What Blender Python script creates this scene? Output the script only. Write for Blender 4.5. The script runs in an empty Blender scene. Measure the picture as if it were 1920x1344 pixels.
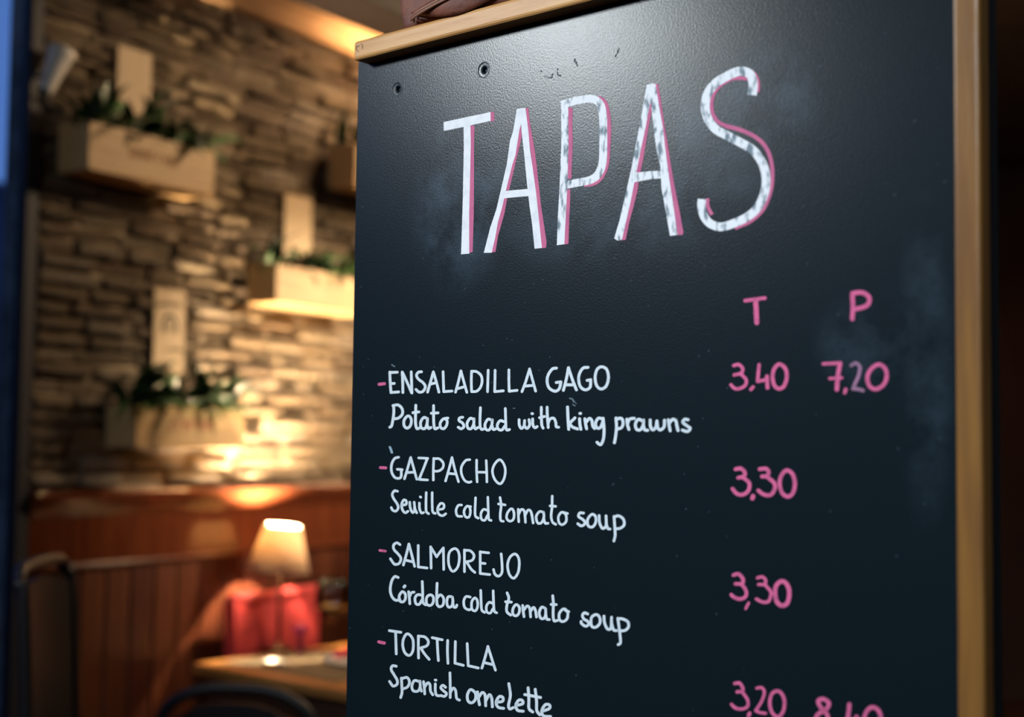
import bpy, bmesh, math, random
from mathutils import Vector, Matrix, Euler
random.seed(7)
SC = bpy.context.scene
COL = SC.collection
PI = math.pi

# ------------------------------------------------------------------ camera
F_PX = 2667.0
PITCH, ROLL = math.atan(162 / F_PX), 0.0123
CAM = Vector((0, 0, 1.4))
FW = Vector((0, math.cos(PITCH), math.sin(PITCH)))
U0 = Vector((0, -math.sin(PITCH), math.cos(PITCH)))
X0 = Vector((1, 0, 0))
RT = X0 * math.cos(ROLL) + U0 * math.sin(ROLL)
UP = U0 * math.cos(ROLL) - X0 * math.sin(ROLL)
cam = bpy.data.cameras.new('camera')
cam.lens = F_PX / 1920 * 36
cam.sensor_width = 36
cam.clip_start = 0.02
cam.dof.use_dof = True
cam.dof.focus_distance = 1.47
cam.dof.aperture_fstop = 2.9
co = bpy.data.objects.new('camera', cam)
M = Matrix((RT, UP, -FW)).transposed().to_4x4()
M.translation = CAM
co.matrix_world = M
COL.objects.link(co)
SC.camera = co


def ray(px, py):
    return FW + RT * ((px - 960) / F_PX) + UP * ((672 - py) / F_PX)


def at_depth(px, py, Y):
    """world point seen at a photograph pixel, at forward distance Y"""
    r = ray(px, py)
    return CAM + r * (Y / r.y)


def at_height(px, py, z):
    r = ray(px, py)
    return CAM + r * ((z - CAM.z) / r.z)


def on_plane(px, py, p0, nrm):
    r = ray(px, py)
    return CAM + r * ((p0 - CAM).dot(nrm) / r.dot(nrm))


# room frame: s along the brick wall, n out of it into the room
B = math.radians(31.6)
RD = Vector((math.sin(B), math.cos(B), 0))
RN = Vector((math.cos(B), -math.sin(B), 0))
ROOM_ROT = PI / 2 - B
W0 = at_depth(20, 828, 3.74)
W0.z = 0
CEIL = 3.02


def R(s, n, z=0.0):
    return W0 + RD * s + RN * n + Vector((0, 0, z))


def room_coords(p):
    q = p - W0
    return q.dot(RD), q.dot(RN), p.z


# board frame: local x to the right (towards the camera), local -y faces the viewer
A = math.radians(48)
BX = Vector((math.sin(A), -math.cos(A), 0))
BY = Vector((math.cos(A), math.sin(A), 0))
BOARD_ROT = -(PI / 2 - A)
BP = at_depth(672, 115, 1.6)
BO = Vector((BP.x, BP.y, 0))


def bpt(px, py, off=0.0):
    """board-local (x, y, z) of a pixel on the board plane moved OFF metres towards the viewer"""
    p = on_plane(px, py, BP - BY * off, BY) - BO
    return Vector((p.dot(BX), p.dot(BY), p.z))


def bworld(x, y, z):
    return BO + BX * x + BY * y + Vector((0, 0, z))


# ------------------------------------------------------------------ world (dusk sky), exposure, large lights
w = bpy.data.worlds.new('dusk')
w.use_nodes = True
SC.world = w
nt = w.node_tree
bg = nt.nodes['Background']
tc = nt.nodes.new('ShaderNodeTexCoord')
sep = nt.nodes.new('ShaderNodeSeparateXYZ')
rmp = nt.nodes.new('ShaderNodeValToRGB')
nt.links.new(tc.outputs['Generated'], sep.inputs[0])
nt.links.new(sep.outputs['Z'], rmp.inputs[0])
nt.links.new(rmp.outputs[0], bg.inputs[0])
rmp.color_ramp.elements[0].color = (0.10, 0.22, 0.56, 1)
rmp.color_ramp.elements[1].color = (0.035, 0.09, 0.32, 1)
bg.inputs[1].default_value = 1.0

SC.view_settings.view_transform = 'Standard'
SC.view_settings.look = 'None'
SC.view_settings.exposure = 0.0
SC.view_settings.gamma = 1.0
SC.view_settings.use_curve_mapping = False
SC.cycles.use_denoising = True
SC.cycles.max_bounces = 8
SC.cycles.sample_clamp_indirect = 6
SC.cycles.caustics_reflective = False
SC.cycles.caustics_refractive = False


def light(name, kind, loc, energy, color, size=0.1, size_y=None, aim=None, spot=None, blend=0.3):
    l = bpy.data.lights.new(name, kind)
    l.energy = energy
    l.color = color
    if kind == 'AREA':
        l.size = size
        if size_y:
            l.shape = 'RECTANGLE'
            l.size_y = size_y
        else:
            l.shape = 'DISK'
    else:
        l.shadow_soft_size = size
    if kind == 'SPOT':
        l.spot_size = spot
        l.spot_blend = blend
    o = bpy.data.objects.new(name, l)
    o.location = loc
    if aim is not None:
        o.rotation_euler = (Vector(aim) - Vector(loc)).to_track_quat('-Z', 'Y').to_euler()
    COL.objects.link(o)
    return o


# ceiling lamp mirrored in the gloss of the board's upper part
hp = bworld(*bpt(1060, 40))
hr = (hp - CAM).normalized()
hr = hr - 2 * hr.dot(BY) * BY
hl = hp + hr * 1.75
light('room_lamp_light', 'AREA', hl, 15, (0.90, 0.97, 1.0), 0.26, aim=hp)
# added soft fill light for the board's front, no lamp of the room
light('board_fill_light', 'AREA', (-0.9, -1.0, 2.85), 9.5, (0.78, 0.90, 1.0), 0.7, aim=bworld(0.42, 0, 1.35))
bpy.data.lights['board_fill_light'].spread = math.radians(58)
# warm ceiling lamp of the dining room that lights planters and bricks
light('dining_light', 'AREA', R(2.0, 1.7, 2.92), 42, (1.0, 0.70, 0.42), 0.3, aim=R(1.2, 0, 1.8))
light('spot_light', 'SPOT', R(2.15, 1.75, 2.30), 330, (1.0, 0.76, 0.50), 0.04, aim=R(1.12, 0, 1.52), spot=math.radians(36), blend=0.7)
# cove light between the beam and the wall
light('cove_light', 'AREA', R(3.1, 0.24, 2.88), 42, (1.0, 0.56, 0.27), 3.6, 0.03, aim=R(3.1, 0.0, 2.6))
bpy.data.objects['cove_light'].rotation_euler = Euler((math.radians(62), 0, ROOM_ROT))

# ------------------------------------------------------------------ materials


def mat(name, color, rough=0.6, noise=None, bump=None, spec=0.5, metal=0.0, emit=None, coat=0.0,
        transmission=0.0, stretch=(1, 1, 1), per_object=None, trans_alpha=None):
    m = bpy.data.materials.new(name)
    m.use_nodes = True
    t = m.node_tree
    b = t.nodes['Principled BSDF']
    b.inputs['Base Color'].default_value = (*color, 1)
    b.inputs['Roughness'].default_value = rough
    b.inputs['Specular IOR Level'].default_value = spec
    b.inputs['Metallic'].default_value = metal
    b.inputs['Coat Weight'].default_value = coat
    b.inputs['Transmission Weight'].default_value = transmission
    if emit:
        b.inputs['Emission Color'].default_value = (*emit[0], 1)
        b.inputs['Emission Strength'].default_value = emit[1]
    tcn = t.nodes.new('ShaderNodeTexCoord')
    mp = t.nodes.new('ShaderNodeMapping')
    mp.inputs['Scale'].default_value = stretch
    t.links.new(tcn.outputs['Object'], mp.inputs[0])
    src = None
    if noise:
        c2, scale, lo, hi = noise
        n = t.nodes.new('ShaderNodeTexNoise')
        n.inputs['Scale'].default_value = scale
        n.inputs['Detail'].default_value = 5
        t.links.new(mp.outputs[0], n.inputs['Vector'])
        r = t.nodes.new('ShaderNodeMapRange')
        r.inputs[1].default_value = lo
        r.inputs[2].default_value = hi
        t.links.new(n.outputs['Fac'], r.inputs[0])
        mx = t.nodes.new('ShaderNodeMix')
        mx.data_type = 'RGBA'
        mx.inputs[6].default_value = (*color, 1)
        mx.inputs[7].default_value = (*c2, 1)
        t.links.new(r.outputs[0], mx.inputs[0])
        src = mx.outputs[2]
    if per_object:
        oi = t.nodes.new('ShaderNodeObjectInfo')
        cr = t.nodes.new('ShaderNodeValToRGB')
        els = cr.color_ramp.elements
        while len(els) < len(per_object):
            els.new(0.5)
        for i, c in enumerate(per_object):
            els[i].position = i / (len(per_object) - 1)
            els[i].color = (*c, 1)
        t.links.new(oi.outputs['Random'], cr.inputs[0])
        if src:
            mm = t.nodes.new('ShaderNodeMix')
            mm.data_type = 'RGBA'
            mm.blend_type = 'MULTIPLY'
            mm.inputs[0].default_value = 1
            t.links.new(src, mm.inputs[6])
            t.links.new(cr.outputs[0], mm.inputs[7])
            src = mm.outputs[2]
        else:
            src = cr.outputs[0]
    if src:
        t.links.new(src, b.inputs['Base Color'])
    if bump:
        n = t.nodes.new('ShaderNodeTexNoise')
        n.inputs['Scale'].default_value = bump[0]
        n.inputs['Detail'].default_value = 4
        t.links.new(mp.outputs[0], n.inputs['Vector'])
        bp = t.nodes.new('ShaderNodeBump')
        bp.inputs['Strength'].default_value = bump[1]
        bp.inputs['Distance'].default_value = bump[2]
        t.links.new(n.outputs['Fac'], bp.inputs['Height'])
        t.links.new(bp.outputs[0], b.inputs['Normal'])
    return m


M_ = {}
# chalkboard paint: dark slate with chalk dust wiped around the title and a painted blue reflection
mb = mat('chalkboard_paint', (0.0050, 0.0108, 0.0145), 0.27, spec=0.40, bump=(520, 0.3, 0.0005))
M_['board'] = mb
t = mb.node_tree
bsdf = t.nodes['Principled BSDF']
tcn = t.nodes.new('ShaderNodeTexCoord')


def blob(cx, cz, rx, rz):
    mp = t.nodes.new('ShaderNodeMapping')
    mp.vector_type = 'POINT'
    mp.inputs['Scale'].default_value = (1 / rx, 0, 1 / rz)
    mp.inputs['Location'].default_value = (-cx / rx, 0, -cz / rz)
    t.links.new(tcn.outputs['Object'], mp.inputs[0])
    ln = t.nodes.new('ShaderNodeVectorMath')
    ln.operation = 'LENGTH'
    t.links.new(mp.outputs[0], ln.inputs[0])
    mr = t.nodes.new('ShaderNodeMapRange')
    mr.interpolation_type = 'SMOOTHSTEP'
    mr.inputs[1].default_value = 0.45
    mr.inputs[2].default_value = 1.0
    mr.inputs[3].default_value = 1.0
    mr.inputs[4].default_value = 0.0
    t.links.new(ln.outputs['Value'], mr.inputs[0])
    return mr.outputs[0]


def addn(a, b_, op='MAXIMUM'):
    n = t.nodes.new('ShaderNodeMath')
    n.operation = op
    for k, v in enumerate((a, b_)):
        if isinstance(v, (int, float)):
            n.inputs[k].default_value = v
        else:
            t.links.new(v, n.inputs[k])
    return n.outputs[0]


tl, tr_ = bpt(860, 370), bpt(1430, 300)
dust_sheen = blob(tl.x, tl.z, 0.085, 0.12)
c1 = bpt(1150, 330)
dust_sheen = addn(dust_sheen, addn(blob(c1.x, c1.z, 0.22, 0.10), 0.8, 'MULTIPLY'))
c1 = bpt(1430, 190)
dust_sheen = addn(dust_sheen, addn(blob(c1.x, c1.z, 0.07, 0.06), 0.9, 'MULTIPLY'))
c1 = bpt(1630, 640)
dust_sheen = addn(dust_sheen, addn(blob(c1.x, c1.z, 0.06, 0.05), 0.55, 'MULTIPLY'))
c1 = bpt(1735, 680)
dust_sheen = addn(dust_sheen, addn(blob(c1.x, c1.z, 0.03, 0.16), 0.5, 'MULTIPLY'))  # bluish patch painted as a light reflection near the right edge
n1 = t.nodes.new('ShaderNodeTexNoise')
n1.inputs['Scale'].default_value = 16
n1.inputs['Detail'].default_value = 8
n1.inputs['Roughness'].default_value = 0.65
t.links.new(tcn.outputs['Object'], n1.inputs['Vector'])
r1 = t.nodes.new('ShaderNodeMapRange')
r1.inputs[1].default_value = 0.42
r1.inputs[2].default_value = 0.75
t.links.new(n1.outputs['Fac'], r1.inputs[0])
n2 = t.nodes.new('ShaderNodeTexNoise')
n2.inputs['Scale'].default_value = 700
t.links.new(tcn.outputs['Object'], n2.inputs['Vector'])
r2 = t.nodes.new('ShaderNodeMapRange')
r2.inputs[1].default_value = 0.3
r2.inputs[2].default_value = 0.7
r2.inputs[3].default_value = 0.35
t.links.new(n2.outputs['Fac'], r2.inputs[0])
d_ = addn(addn(dust_sheen, r1.outputs[0], 'MULTIPLY'), r2.outputs[0], 'MULTIPLY')
d_ = addn(d_, 0.5, 'MULTIPLY')
# tiny specks of chalk everywhere
n3 = t.nodes.new('ShaderNodeTexVoronoi')
n3.inputs['Scale'].default_value = 55
t.links.new(tcn.outputs['Object'], n3.inputs['Vector'])
r3 = t.nodes.new('ShaderNodeMapRange')
r3.inputs[1].default_value = 0.055
r3.inputs[2].default_value = 0.02
t.links.new(n3.outputs['Distance'], r3.inputs[0])
d_ = addn(d_, addn(r3.outputs[0], 0.35, 'MULTIPLY'))
mx = t.nodes.new('ShaderNodeMix')
mx.data_type = 'RGBA'
mx.inputs[6].default_value = (0.0050, 0.0108, 0.0145, 1)
mx.inputs[7].default_value = (0.14, 0.21, 0.28, 1)
t.links.new(d_, mx.inputs[0])
t.links.new(mx.outputs[2], bsdf.inputs['Base Color'])

M_['title_solid'] = mat('solid_white_chalk', (0.92, 0.91, 0.94), 0.75, noise=((0.74, 0.75, 0.80), 90, 0.45, 0.8), spec=0.2)
M_['white'] = mat('white_chalk_ink', (0.78, 0.84, 0.88), 0.75, noise=((0.66, 0.74, 0.80), 120, 0.35, 0.7), spec=0.2)
M_['title'] = mat('worn_white_chalk', (0.90, 0.90, 0.93), 0.75, noise=((0.22, 0.27, 0.31), 95, 0.50, 0.63), spec=0.2,
                  stretch=(1.6, 1, 0.7))
M_['pink'] = mat('pink_chalk_ink', (0.78, 0.15, 0.32), 0.8, noise=((0.50, 0.10, 0.22), 150, 0.45, 0.75), spec=0.2)
M_['pinkshade'] = mat('pink_title_shadow', (0.66, 0.17, 0.30), 0.8, noise=((0.55, 0.14, 0.28), 60, 0.4, 0.7), spec=0.2)
M_['lilac'] = mat('worn_lilac_chalk_ink', (0.42, 0.20, 0.32), 0.8, noise=((0.20, 0.13, 0.20), 160, 0.4, 0.75), spec=0.2)
M_['faint'] = mat('faint_chalk', (0.13, 0.18, 0.21), 0.8, spec=0.2)
M_['smear'] = mat('pale_blue_chalk_smear', (0.30, 0.42, 0.50), 0.8, spec=0.2)
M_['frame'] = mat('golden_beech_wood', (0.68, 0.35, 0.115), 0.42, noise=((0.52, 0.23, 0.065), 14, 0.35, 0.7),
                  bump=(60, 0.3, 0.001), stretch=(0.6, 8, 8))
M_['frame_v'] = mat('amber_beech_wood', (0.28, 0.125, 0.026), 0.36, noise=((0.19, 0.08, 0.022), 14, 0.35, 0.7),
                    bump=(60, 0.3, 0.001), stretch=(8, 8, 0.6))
M_['frame_end'] = mat('pencil_mark', (0.12, 0.07, 0.03), 0.8)
M_['bead'] = mat('raised_paint', (0.16, 0.17, 0.18), 0.18, spec=0.8)
M_['rim'] = mat('worn_hole_rim', (0.10, 0.12, 0.13), 0.35)
M_['hole'] = mat('screw_steel', (0.08, 0.09, 0.10), 0.35, metal=0.8)
M_['leather'] = mat('brown_suede', (0.21, 0.062, 0.032), 0.62, noise=((0.085, 0.030, 0.024), 26, 0.4, 0.75),
                    bump=(160, 0.5, 0.002))
M_['leather_dark'] = mat('dark_brown_suede', (0.05, 0.016, 0.012), 0.8, bump=(160, 0.5, 0.002))
M_['piping'] = mat('brown_piping', (0.30, 0.14, 0.09), 0.5)
BR = [(0.30, 0.21, 0.13), (0.42, 0.32, 0.20), (0.24, 0.17, 0.11), (0.52, 0.43, 0.30), (0.36, 0.27, 0.17),
      (0.19, 0.13, 0.085), (0.47, 0.36, 0.22), (0.34, 0.25, 0.16), (0.70, 0.62, 0.50), (0.33, 0.24, 0.15)]
M_['brick'] = mat('tan_handmade_brick', (1, 1, 1), 0.46, noise=((0.48, 0.44, 0.40), 24, 0.42, 0.66), bump=(55, 1.0, 0.010),
                  per_object=BR)
M_['mortar'] = mat('rough_mortar', (0.40, 0.31, 0.21), 0.85, noise=((0.20, 0.145, 0.095), 9, 0.4, 0.65), bump=(40, 0.9, 0.012))
M_['wood'] = mat('varnished_mahogany', (0.11, 0.030, 0.012), 0.14, noise=((0.075, 0.018, 0.008), 7, 0.35, 0.7),
                 bump=(30, 0.15, 0.001), stretch=(8, 8, 0.7), spec=0.55)
M_['plank'] = mat('varnished_mahogany_plank', (1, 1, 1), 0.36, noise=((0.55, 0.5, 0.5), 9, 0.35, 0.7),
                  bump=(30, 0.15, 0.001), stretch=(10, 10, 0.6), spec=0.5,
                  per_object=[(0.075, 0.021, 0.011), (0.12, 0.036, 0.015), (0.09, 0.026, 0.013), (0.15, 0.05, 0.02)])
M_['darkwood'] = mat('near_black_wood', (0.012, 0.004, 0.004), 0.7, noise=((0.010, 0.004, 0.004), 5, 0.4, 0.7),
                     stretch=(6, 6, 0.5), bump=(30, 0.2, 0.002))
M_['beam'] = mat('dark_stained_beam', (0.018, 0.008, 0.006), 0.7, noise=((0.010, 0.005, 0.004), 6, 0.4, 0.7), stretch=(0.6, 8, 8))
M_['cove'] = mat('ochre_plaster_moulding', (0.75, 0.50, 0.28), 0.8, noise=((0.62, 0.38, 0.20), 6, 0.4, 0.7))
M_['ceiling'] = mat('dark_ceiling_boards', (0.035, 0.016, 0.010), 0.8, noise=((0.02, 0.01, 0.007), 5, 0.4, 0.7))
M_['floor'] = mat('brown_floor_tiles', (0.08, 0.04, 0.025), 0.5, noise=((0.05, 0.025, 0.015), 4, 0.4, 0.7))
M_['plaster'] = mat('dark_painted_plaster', (0.05, 0.026, 0.02), 0.85, noise=((0.035, 0.018, 0.014), 3, 0.4, 0.7))
M_['pine'] = mat('planed_pine_box_wood', (0.62, 0.42, 0.21), 0.55, noise=((0.50, 0.31, 0.14), 10, 0.35, 0.7),
                 stretch=(0.7, 8, 8), bump=(50, 0.2, 0.001))
M_['pine_v'] = mat('planed_pine_lid_wood', (0.60, 0.44, 0.25), 0.55, noise=((0.50, 0.34, 0.18), 10, 0.35, 0.7),
                   stretch=(8, 8, 0.7), bump=(50, 0.2, 0.001))
M_['print_red'] = mat('faded_red_stamp', (0.42, 0.13, 0.08), 0.8)
M_['print_brown'] = mat('brown_burnt_stamp', (0.27, 0.11, 0.04), 0.8)
M_['print_grey'] = mat('grey_printed_emblem', (0.05, 0.055, 0.04), 0.8)
M_['soil'] = mat('potting_soil', (0.03, 0.02, 0.014), 0.95, bump=(60, 0.9, 0.01))
M_['leaf'] = mat('glossy_leaf', (1, 1, 1), 0.38, noise=((0.6, 0.7, 0.6), 20, 0.4, 0.7),
                 per_object=[(0.010, 0.030, 0.012), (0.016, 0.055, 0.018), (0.03, 0.09, 0.025), (0.009, 0.026, 0.016)])
M_['leaf_bright'] = mat('young_bright_leaf', (0.18, 0.42, 0.08), 0.4, noise=((0.10, 0.28, 0.05), 20, 0.4, 0.7))
M_['shade'] = None
M_['iron'] = mat('dark_bronze_metal', (0.05, 0.03, 0.02), 0.35, metal=0.7)
M_['red'] = mat('red_leather', (0.58, 0.065, 0.07), 0.5, noise=((0.42, 0.04, 0.05), 10, 0.4, 0.7), bump=(40, 0.3, 0.003),
                stretch=(3, 3, 0.8))
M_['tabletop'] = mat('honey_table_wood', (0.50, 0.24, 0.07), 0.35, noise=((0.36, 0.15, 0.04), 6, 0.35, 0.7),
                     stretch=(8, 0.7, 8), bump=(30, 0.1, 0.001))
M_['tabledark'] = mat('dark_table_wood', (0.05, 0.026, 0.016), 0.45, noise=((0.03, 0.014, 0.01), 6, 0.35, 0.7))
M_['placemat'] = mat('olive_grey_placemat', (0.17, 0.135, 0.085), 0.9, noise=((0.10, 0.08, 0.05), 45, 0.4, 0.7), bump=(300, 0.6, 0.002))
M_['ceramic'] = mat('white_glazed_ceramic', (0.82, 0.80, 0.76), 0.2, noise=((0.76, 0.74, 0.70), 12, 0.4, 0.7))
M_['magenta'] = mat('magenta_glass', (0.95, 0.12, 0.36), 0.2, noise=((0.7, 0.04, 0.2), 12, 0.4, 0.7), coat=0.4)
M_['magenta_dark'] = mat('dark_magenta_glass', (0.28, 0.01, 0.08), 0.25, noise=((0.22, 0.01, 0.06), 12, 0.4, 0.7))
M_['napkin'] = mat('pink_paper_napkin', (0.80, 0.10, 0.20), 0.85, noise=((0.7, 0.07, 0.16), 60, 0.4, 0.7))
M_['paper'] = mat('white_paper', (0.85, 0.82, 0.80), 0.8, noise=((0.78, 0.75, 0.72), 60, 0.4, 0.7))
M_['wine'] = mat('amber_drink', (0.98, 0.62, 0.20), 0.15, noise=((0.95, 0.55, 0.15), 8, 0.4, 0.7), emit=None)
M_['black_metal'] = mat('black_painted_steel', (0.008, 0.010, 0.018), 0.6, noise=((0.008, 0.01, 0.02), 6, 0.4, 0.7))
M_['facade'] = mat('grey_street_render', (0.10, 0.09, 0.14), 0.9, noise=((0.08, 0.07, 0.11), 2, 0.4, 0.7))
M_['facade_dark'] = mat('dark_street_shutter', (0.05, 0.05, 0.08), 0.7, noise=((0.04, 0.04, 0.06), 2, 0.4, 0.7))
M_['street'] = mat('asphalt', (0.04, 0.04, 0.045), 0.8, noise=((0.03, 0.03, 0.035), 3, 0.4, 0.7))
M_['chair_black'] = mat('black_lacquered_wood', (0.009, 0.007, 0.010), 0.5, noise=((0.008, 0.007, 0.01), 6, 0.4, 0.7))
M_['bulb'] = mat('warm_bulb', (1, 0.9, 0.7), 0.4, emit=((1, 0.70, 0.40), 12500))

# translucent lamp shade
ms = bpy.data.materials.new('cream_fabric_shade')
ms.use_nodes = True
t2 = ms.node_tree
b2 = t2.nodes['Principled BSDF']
b2.inputs['Base Color'].default_value = (0.86, 0.74, 0.56, 1)
b2.inputs['Roughness'].default_value = 0.9
tn = t2.nodes.new('ShaderNodeTexNoise')
tn.inputs['Scale'].default_value = 300
bpn = t2.nodes.new('ShaderNodeBump')
bpn.inputs['Strength'].default_value = 0.15
t2.links.new(tn.outputs['Fac'], bpn.inputs['Height'])
t2.links.new(bpn.outputs[0], b2.inputs['Normal'])
tr2 = t2.nodes.new('ShaderNodeBsdfTranslucent')
tr2.inputs['Color'].default_value = (0.95, 0.74, 0.48, 1)
mx2 = t2.nodes.new('ShaderNodeMixShader')
mx2.inputs[0].default_value = 0.42
t2.links.new(b2.outputs[0], mx2.inputs[1])
t2.links.new(tr2.outputs[0], mx2.inputs[2])
t2.links.new(mx2.outputs[0], t2.nodes['Material Output'].inputs[0])
M_['shade'] = ms


def glassmat(name, tint, gloss=0.12):
    m = bpy.data.materials.new(name)
    m.use_nodes = True
    t = m.node_tree
    t.nodes.remove(t.nodes['Principled BSDF'])
    tp = t.nodes.new('ShaderNodeBsdfTransparent')
    tp.inputs[0].default_value = (*tint, 1)
    gl = t.nodes.new('ShaderNodeBsdfGlossy')
    gl.inputs['Roughness'].default_value = 0.04
    fr = t.nodes.new('ShaderNodeLayerWeight')
    fr.inputs[0].default_value = gloss * 3
    mx = t.nodes.new('ShaderNodeMixShader')
    t.links.new(fr.outputs['Fresnel'], mx.inputs[0])
    t.links.new(tp.outputs[0], mx.inputs[1])
    t.links.new(gl.outputs[0], mx.inputs[2])
    t.links.new(mx.outputs[0], t.nodes['Material Output'].inputs[0])
    return m


M_['glass'] = glassmat('clear_glass', (0.93, 0.94, 0.97))
M_['pane'] = glassmat('window_glass', (0.93, 0.96, 1.0), 0.06)

# ------------------------------------------------------------------ object helpers


def link(name, bm, m, parent=None, loc=None, rot=None, smooth=False, label=None):
    me = bpy.data.meshes.new(name)
    bmesh.ops.recalc_face_normals(bm, faces=bm.faces)
    bm.to_mesh(me)
    bm.free()
    if smooth:
        for p in me.polygons:
            p.use_smooth = True
    me.materials.append(m)
    o = bpy.data.objects.new(name, me)
    COL.objects.link(o)
    if parent:
        o.parent = parent
    if loc is not None:
        o.location = loc
    if rot is not None:
        o.rotation_euler = rot
    if label:
        o['label'] = label
    return o


def inst(name, me, parent=None, loc=(0, 0, 0), rot=(0, 0, 0), scale=(1, 1, 1)):
    o = bpy.data.objects.new(name, me)
    COL.objects.link(o)
    if parent:
        o.parent = parent
    o.location, o.rotation_euler, o.scale = loc, rot, scale
    return o


def thing(name, label, cat, loc=(0, 0, 0), rotz=0.0, group=None):
    o = bpy.data.objects.new(name, None)
    o.empty_display_size = 0.1
    COL.objects.link(o)
    o.location = loc
    o.rotation_euler = (0, 0, rotz)
    o['label'] = label
    o['category'] = cat
    if group:
        o['group'] = group
    return o


def struct(name, loc=(0, 0, 0), rotz=0.0):
    o = bpy.data.objects.new(name, None)
    COL.objects.link(o)
    o.location = loc
    o.rotation_euler = (0, 0, rotz)
    o['kind'] = 'structure'
    return o


def tag(o, label, cat, group=None):
    o['label'] = label
    o['category'] = cat
    if group:
        o['group'] = group
    return o


def box(bm, x0, x1, y0, y1, z0, z1, bev=0.0, seg=2, mtx=None):
    r = bmesh.ops.create_cube(bm, size=1)
    vs = r['verts']
    m = Matrix.Translation(((x0 + x1) / 2, (y0 + y1) / 2, (z0 + z1) / 2)) @ Matrix.Diagonal((x1 - x0, y1 - y0, z1 - z0, 1))
    bmesh.ops.transform(bm, matrix=m, verts=vs)
    if bev:
        es = list({e for v in vs for e in v.link_edges})
        rr = bmesh.ops.bevel(bm, geom=es, offset=bev, segments=seg, profile=0.5, affect='EDGES')
        vs = list({v for f in rr['faces'] for v in f.verts} | {v for v in vs if v.is_valid})
    if mtx is not None:
        bmesh.ops.transform(bm, matrix=mtx, verts=[v for v in vs if v.is_valid])
    return bm


def newbox(*a, **k):
    return box(bmesh.new(), *a, **k)


def lathe(bm, prof, seg=32, center=(0, 0), sx=1.0, sy=1.0):
    rings = []
    for r, z in prof:
        if r < 1e-6:
            rings.append([bm.verts.new((center[0], center[1], z))])
        else:
            rings.append([bm.verts.new((center[0] + r * sx * math.cos(2 * PI * i / seg),
                                        center[1] + r * sy * math.sin(2 * PI * i / seg), z)) for i in range(seg)])
    for a, b in zip(rings, rings[1:]):
        for i in range(seg):
            j = (i + 1) % seg
            if len(a) == 1 and len(b) == 1:
                continue
            if len(a) == 1:
                bm.faces.new((a[0], b[i], b[j]))
            elif len(b) == 1:
                bm.faces.new((a[i], b[0], a[j]))
            else:
                bm.faces.new((a[i], a[j], b[j], b[i]))
    return bm


def tube(bm, pts, rad, seg=10, cap=True):
    pts = [Vector(p) for p in pts]
    rs = rad if isinstance(rad, (list, tuple)) else [rad] * len(pts)
    rings = []
    up = Vector((0, 0, 1))
    for i, p in enumerate(pts):
        d = (pts[min(i + 1, len(pts) - 1)] - pts[max(i - 1, 0)]).normalized()
        u = up if abs(d.dot(up)) < 0.95 else Vector((1, 0, 0))
        a = d.cross(u).normalized()
        b = a.cross(d).normalized()
        rings.append([bm.verts.new(p + (a * math.cos(2 * PI * k / seg) + b * math.sin(2 * PI * k / seg)) * rs[i]) for k in range(seg)])
    for r0, r1 in zip(rings, rings[1:]):
        for k in range(seg):
            bm.faces.new((r0[k], r0[(k + 1) % seg], r1[(k + 1) % seg], r1[k]))
    if cap:
        bm.faces.new(rings[0])
        bm.faces.new(list(reversed(rings[-1])))
    return bm


def spline(pts, n=6, closed=False):
    """Catmull-Rom through 2-D or 3-D points"""
    P = [Vector(p) for p in pts]
    if len(P) < 3:
        return P
    if closed:
        P = P[:-1]
        L = len(P)
        g = lambda i: P[i % L]
        rng = range(L)
    else:
        L = len(P)
        g = lambda i: P[i] if 0 <= i < L else (P[0] * 2 - P[1] if i < 0 else P[-1] * 2 - P[-2])
        rng = range(L - 1)
    out = []
    for i in rng:
        p0, p1, p2, p3 = g(i - 1), g(i), g(i + 1), g(i + 2)
        for k in range(n):
            u = k / n
            out.append(0.5 * ((2 * p1) + (p2 - p0) * u + (2 * p0 - 5 * p1 + 4 * p2 - p3) * u * u + (3 * p1 - p0 - 3 * p2 + p3) * u ** 3))
    out.append(g(0) if closed else P[-1])
    return out


# ------------------------------------------------------------------ the room shell
EPS = 0.0
st = struct('floor')
bm = newbox(-6.5, 6.0, -7.5, 0.0, -0.1, 0.0)
link('floor_slab', bm, M_['floor'], st)
st.location = (W0.x, W0.y, 0)
st.rotation_euler = (0, 0, ROOM_ROT)
st = struct('ceiling', (W0.x, W0.y, 0), ROOM_ROT)
link('ceiling_slab', newbox(-6.5, 6.0, -7.5, 0.0, CEIL, CEIL + 0.1), M_['ceiling'], st)
for nm, a in (('wall_back', (5.9, 6.0, -7.4, 0.0, 0, CEIL)), ('wall_front', (-6.5, -6.4, -7.4, 0.0, 0, CEIL)),
              ('wall_right', (-6.5, 6.0, -7.5, -7.4, 0, CEIL))):
    st = struct(nm, (W0.x, W0.y, 0), ROOM_ROT)
    link('plaster_panel', newbox(*a), M_['plaster'], st)
# near-black boards added behind the board to keep the right side dark
pl = struct('wall_end', bworld(0.80, 0.0, 0), BOARD_ROT)
k = 0
for i in range(9):
    link('dark_filler_board', newbox(i * 0.16, i * 0.16 + 0.155, 0.30, 0.325, 0, CEIL - 0.001, bev=0.003, seg=1), M_['darkwood'], pl)

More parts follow.
